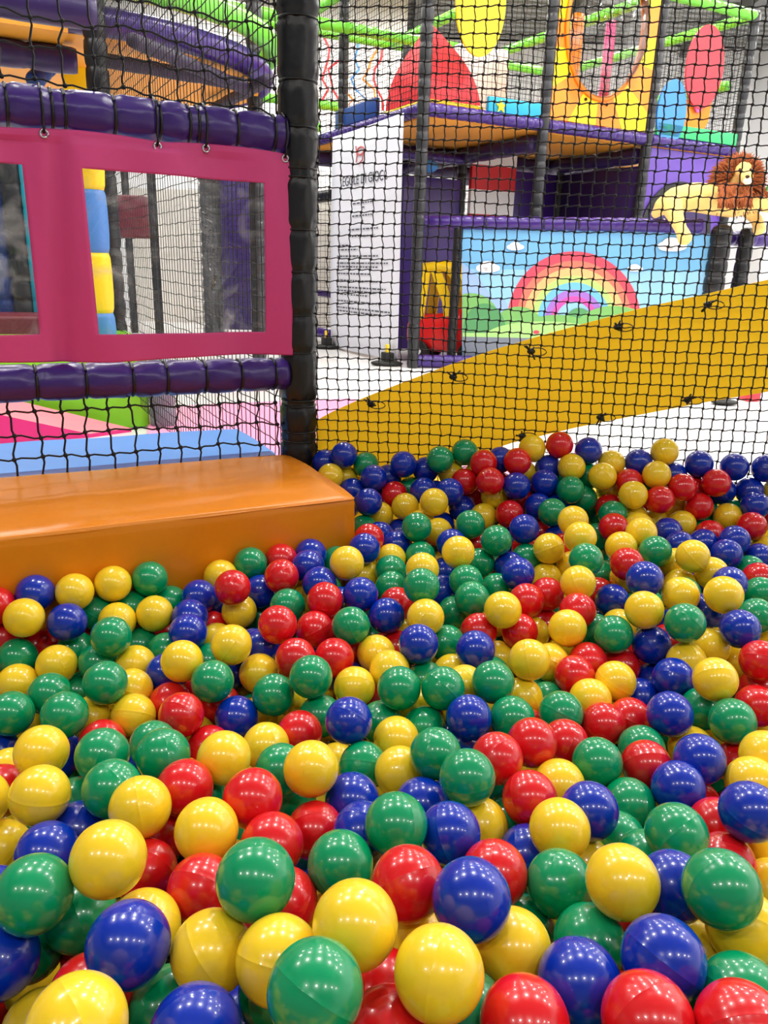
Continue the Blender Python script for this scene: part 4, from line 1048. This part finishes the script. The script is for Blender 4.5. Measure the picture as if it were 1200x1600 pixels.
g 5631 18019 3270|green ball in the back rows, right: red above, green left, yellow right, red below
r 3119 18185 3146|red ball in the back rows, centre: red above, yellow left, blue right, green below
g 4089 17795 3351|green ball in the back rows, right: blue above, blue left, yellow right, red below
b 3866 18439 3281|blue ball in the back rows, right: blue above, red left, green right, blue below
y 536 18664 3100|yellow ball in the back rows, centre: red above, yellow left, blue right, green below
r 7877 18415 3435|red ball in the back rows, far right: red above, yellow left, blue right, green below
b 9190 18249 3560|blue ball in the back rows, far right: blue above, green left, yellow right, red below
y 1220 18023 3440|yellow ball in the back rows, centre: blue above, green left, blue right, blue below
b -398 18251 3317|blue ball in the back rows, centre: blue above, blue left, red right, yellow below
r 6770 18122 3664|red ball in the back rows, right: yellow above, yellow left, yellow right, yellow below
g 5097 18876 3397|green ball in the back rows, right: green above, green left, red right, yellow below
y 6090 18102 3771|yellow ball in the back rows, right: red above, yellow left, red right, yellow below
r 262 19279 3230|red ball in the back rows, centre: blue above, blue left, green right, yellow below
b 1638 18559 3558|blue ball in the back rows, centre: yellow above, blue left, red right, blue below
b -853 19374 3254|blue ball in the back rows, centre: yellow above, yellow left, blue right
b 9300 18904 3747|blue ball in the back rows, far right: blue above, blue left, yellow right, blue below
b 1001 19052 3422|blue ball in the back rows, centre: blue above, green left, blue right, yellow below
g 4645 18503 3735|green ball in the back rows, right: yellow above, blue left, green right, green below
r 7389 18430 3913|red ball by the net, far right: blue above, red left, red right, yellow below
b 3300 18567 3767|blue ball by the net, right: yellow above, yellow left, blue right, red below
r 8252 18521 4032|red ball by the net, far right: red left, blue right, blue below
b 4052 18844 3800|blue ball by the net, right: blue above, yellow left, green right, blue below
r 6163 18763 3907|red ball by the net, right: blue above, yellow left, yellow right, yellow below
r 2046 19083 3686|red ball by the net, centre: green above, yellow left, red right, red below
r 2625 18514 3880|red ball by the net, centre: red above, red left, blue right, yellow below
b -296 19317 3644|blue ball by the net, centre: green above, blue left, blue right, blue below
y -1433 19435 3612|yellow ball by the black post, centre: blue above, yellow right
y 5467 18714 4053|yellow ball by the net, right: yellow above, green left, red right, yellow below
y 6778 18610 4167|yellow ball by the net, right: yellow above, blue left, blue right, red below
b 9591 18873 4356|blue ball by the net, far right: blue left, yellow below
y 4734 18999 4190|yellow ball by the net, right: red above, blue left, green right, green below
b 8832 18953 4349|blue ball by the net, far right: red left, blue right, blue below
g -523 19937 3828|green ball by the net, centre: blue left, blue right, blue below
b 468 19530 3984|blue ball by the net, centre: blue left, blue right, green below
b 7974 19044 4370|blue ball by the net, far right: blue left, blue right, red below
y 5814 19271 4254|yellow ball by the net, right, left one of two alike neighbours
r 2507 19111 4193|red ball by the net, centre: green left, blue right, red below
b 6484 19204 4322|blue ball by the net, right: yellow left, yellow right, red below
r 3350 19019 4286|red ball by the net, right: blue left, blue right, yellow below
g 1407 19339 4196|green ball by the net, centre: blue left, green right, yellow below
b -1104 19745 4128|blue ball by the black post, centre: blue left, green right, yellow below
g 2062 19664 4328|green ball by the net, centre: green left, red right, yellow below
y 7086 19137 4638|yellow ball by the net, right, right one of two alike neighbours
b 5203 19336 4557|blue ball by the net, right: red left, yellow right, green below
y 3783 19484 4533|yellow ball by the net, right: blue left, red right, blue below
r 4467 19413 4662|red ball by the net, right: yellow left, blue right, yellow below
"""
REST = """
b -1626 20054 3829
y -1079 19995 3432
b 2991 19574 4177
y 3598 19501 3882
y 2434 19632 3761
y 1752 19701 3731
r 3052 19562 3495
b 89 19872 3527
g 702 19807 3227
b 1073 19771 3793
b 1355 19602 3198
r 2290 19544 3099
y 2825 18919 3378
r 3506 19029 3291
b 4025 19456 3382
b -214 19686 2939
y 946 18174 2829
y -102 18655 2848
b 2010 18916 3025
b 2973 19343 2849
b 3638 19497 2819
g -494 18131 2648
b 425 18630 2423
b 1503 18888 2570
b -81 17579 2676
b 348 17050 2652
r -324 16598 2954
r 2250 17363 2598
y -383 15982 2278
y 194 16386 2556
g 867 16515 2597
g 1283 18069 2243
b 1585 16680 2863
g -1021 15953 2619
b 1466 16564 2199
b 2873 16104 2566
r 3435 17293 2599
g 3331 16616 2585
b 4240 19443 4037
g 4675 19395 3540
g 5250 19334 3879
b 4399 18870 3212
b 4312 19428 2782
y 5858 19270 3569
r 5718 18690 3248
g 6808 19164 3660
b 7383 19106 4027
r 7967 19044 3691
b 8634 18975 3703
y 9974 18832 3776
g 8316 19008 3110
g 8999 18936 3132
y 7528 19088 3168
r 6646 19182 2998
g 4973 19360 2926
g 5638 19253 2853
y 6247 18288 3130
y 6863 18537 2957
y 6163 17609 3117
g 8088 18448 2788
r 9934 18835 3092
r 4020 18323 2623
b 4254 17684 2696
g 5245 17827 2735
b 6963 16974 2899
r 7985 17784 2928
b 7610 17209 2885
y 9313 17628 2626
b 8821 16885 2681
r 4233 16998 2733
y 4324 16346 2533
g 4977 16173 2413
y 6542 15995 2824
y 6446 15362 2579
g 8389 16363 2570
r 8276 15690 2657
y 5323 15546 2623
r 4755 15546 2242
g 6384 15909 2170
r -7032 12754 2803
g -4939 13867 2320
g -4287 14212 2303
b -3457 14636 2046
r -3400 13973 1875
r -6965 12788 2118
r -5661 13481 1680
g -4606 13264 1818
r -4271 13842 1664
g -3129 12650 1863
y -3156 13335 1931
g -5400 12099 1465
y -4033 12029 1445
y -4621 11399 1573
r -2694 11415 1749
b -2421 13225 1900
g -437 14320 2258
b 1299 15018 2400
r 341 13400 1868
r -507 12978 2034
b -532 12326 1754
g -2536 14691 1784
g 833 11964 2012
y 1333 12425 1919
y 2290 13256 1790
y -1358 11561 1771
y -745 11431 1494
r -34 11662 1670
y 612 11238 1954
y 1874 11522 1660
r 3463 14495 1916
y 3051 13954 2006
g 4213 13678 2245
y 7735 13789 2152
y 6712 12897 2128
b 5126 12670 1758
g 2975 11869 1732
r 2446 10836 1828
r 3108 10968 1724
r 6709 11971 2084
b -6048 10411 1401
y -4848 7825 2566
r -5039 8651 2054
y -5249 9280 1864
g -3906 8313 2142
y -2989 10833 1491
y -424 6485 2221
b -1122 5270 2261
r -2791 6042 2143
g -4668 7552 1280
g -3866 8161 1432
b 1402 10505 1744
y 4906 10290 1946
r 5613 10175 1797
r 4523 9048 1868
g 1783 8434 1954
g 1193 8692 2180
y 914 7227 2153
y 241 7319 2064
y 2591 7682 2035
y 5026 7976 2148
y 4770 7342 2064
r 2702 6226 2528
g 1199 5560 2449
g 2676 5165 2815
y 4045 5865 2543
r 213 5719 2081
r 5501 9250 1829
"""
# ================================================================== the balls
R = .035
def ball_mesh(key, nu=44, nv=26, seam=True):
    """Blow-moulded ball: a fine raised seam round the middle, two moulding dimples, faint unevenness."""
    vs = [V((0, 0, R))]
    lat = [math.pi*i/nv for i in range(1, nv)]
    if seam: lat = sorted(lat+[math.pi/2-.014, math.pi/2-.006, math.pi/2+.006, math.pi/2+.014])
    sd = {'b': 1, 'r': 2, 'g': 3, 'y': 4}[key]
    for a in lat:
        for j in range(nu):
            b = 2*math.pi*j/nu; d = V((math.sin(a)*math.cos(b), math.sin(a)*math.sin(b), math.cos(a)))
            r = R*(1+.006*noise.noise(d*1.6+V((sd*9, 0, 0))))
            if seam and abs(a-math.pi/2) < .008: r += .00009
            vs.append(d*r)
    vs.append(V((0, 0, -R))); n = len(lat)
    fs = [(0, 1+j, 1+(j+1) % nu) for j in range(nu)]
    for i in range(n-1): fs += [(1+i*nu+j, 1+(i+1)*nu+j, 1+(i+1)*nu+(j+1) % nu, 1+i*nu+(j+1) % nu) for j in range(nu)]
    e = len(vs)-1; fs += [(1+(n-1)*nu+(j+1) % nu, 1+(n-1)*nu+j, e) for j in range(nu)]
    me = bpy.data.meshes.new('plastic_ball'); me.from_pydata(vs, [], fs); me.materials.append(M[key])
    me.polygons.foreach_set('use_smooth', [True]*len(me.polygons)); me.update(); return me
GRP = {'b': 'blue plastic balls in the pit', 'r': 'red plastic balls in the pit', 'g': 'green plastic balls in the pit', 'y': 'yellow plastic balls in the pit'}
proto = {}
for k in 'brgy':
    proto[k] = bpy.data.objects.new('plastic_ball', ball_mesh(k))
rb = random.Random(21); placed = []; used = set()
for ln in BALLS.strip().split('\n'):
    head, lab = ln.split('|'); k, x, y, z = head.split()
    o = proto[k] if k not in used else proto[k].copy(); used.add(k)
    C.objects.link(o); o.name = 'plastic_ball'
    o.location = (int(x)/1e4, int(y)/1e4, int(z)/1e4)
    o.rotation_euler = (rb.uniform(0, 6.28), rb.uniform(0, 6.28), rb.uniform(0, 6.28))
    o['label'] = lab; o['category'] = 'ball'; o['group'] = GRP[k]
    placed.append(V(o.location))
rest = []
for ln in REST.strip().split('\n'):
    k, x, y, z = ln.split(); rest.append((k, V((int(x)/1e4, int(y)/1e4, int(z)/1e4))))
top = placed+[p for _, p in rest]
kd = kdtree.KDTree(len(top))
for i, p in enumerate(top): kd.insert((p.x, p.y, 0), i)
kd.balance()
cellg = {}
def key3(p): return (int(p.x//.07), int(p.y//.07), int(p.z//.07))
for p in top: cellg.setdefault(key3(p), []).append(p)
def free(p, dmin):
    a, b, c = key3(p)
    for i in (-1, 0, 1):
        for j in (-1, 0, 1):
            for l in (-1, 0, 1):
                for q in cellg.get((a+i, b+j, c+l), ()):
                    if (q-p).length < dmin: return False
    return True
def inpit(p):
    q = p-P0; a = q.dot(A); b = q.dot(B)
    if q.dot(ND) < .036: return False
    if a < .0 and b > -.465: return False
    if math.hypot(q.x, q.y) < .086: return False
    return -1.5 < p.x < 1.7 and -.35 < p.y and p.z > .036
rf = random.Random(4); fill = []
zi = 0; z = .038
def put(p, dmin):
    if not inpit(p): return
    near = kd.find_n((p.x, p.y, 0), 5); hs = [top[i].z for _, i, _ in near]; dist = near[0][2]
    lim = sum(hs)/5-.030 if dist < .12 else sum(hs)/5+.0
    if dist < .12: lim = min(lim, min(hs)+.012)
    v = p-CAM
    if v.dot(FW) < .25 and p.z > .2 and math.hypot(p.x, p.y) < .30: return
    if p.z > lim: return
    if free(p, dmin): fill.append(p); cellg.setdefault(key3(p), []).append(p)
# irregular packing of the hidden layers: jittered lattice, then random infill
while z < .46:
    off = (zi % 2)*.035; y = -.33+off; row = 0
    while y < 2.1:
        x = -1.48+(row % 2)*.036+off*.5
        while x < 1.7:
            put(V((x+rf.uniform(-.006, .006), y+rf.uniform(-.006, .006), z+rf.uniform(-.004, .004))), .0655)
            x += .0725
        y += .064; row += 1
    z += .057; zi += 1
for _ in range(60000):
    p = V((rf.uniform(-1.4, 1.6), rf.uniform(.2, 2.1), rf.uniform(.16, .36))); put(p, .0655)
import array
def lowball(nu, nv):
    vs = [V((0, 0, 1))]
    for i in range(1, nv):
        a = math.pi*i/nv
        for j in range(nu): b = 2*math.pi*j/nu; vs.append(V((math.sin(a)*math.cos(b), math.sin(a)*math.sin(b), math.cos(a))))
    vs.append(V((0, 0, -1))); fs = [(0, 1+j, 1+(j+1) % nu) for j in range(nu)]
    for i in range(nv-2): fs += [(1+i*nu+j, 1+(i+1)*nu+j, 1+(i+1)*nu+(j+1) % nu, 1+i*nu+(j+1) % nu) for j in range(nu)]
    e = len(vs)-1; fs += [(1+(nv-2)*nu+(j+1) % nu, 1+(nv-2)*nu+j, e) for j in range(nu)]
    return vs, fs
hi = lowball(32, 20); lowb = lowball(22, 14)
mb = MB(); keys = 'brgy'
for k, p in rest: mb.use(k).add([p+v*R for v in hi[0]], hi[1])
for p in fill: mb.use(rf.choice('brgyyg')).add([p+v*R for v in lowb[0]], lowb[1])
st_ = mb.build('plastic_balls', smooth=True)
tag(st_, 'mass of smaller, half hidden coloured balls filling the pit between the others', 'balls', kind='stuff')
print('filler balls', len(fill))
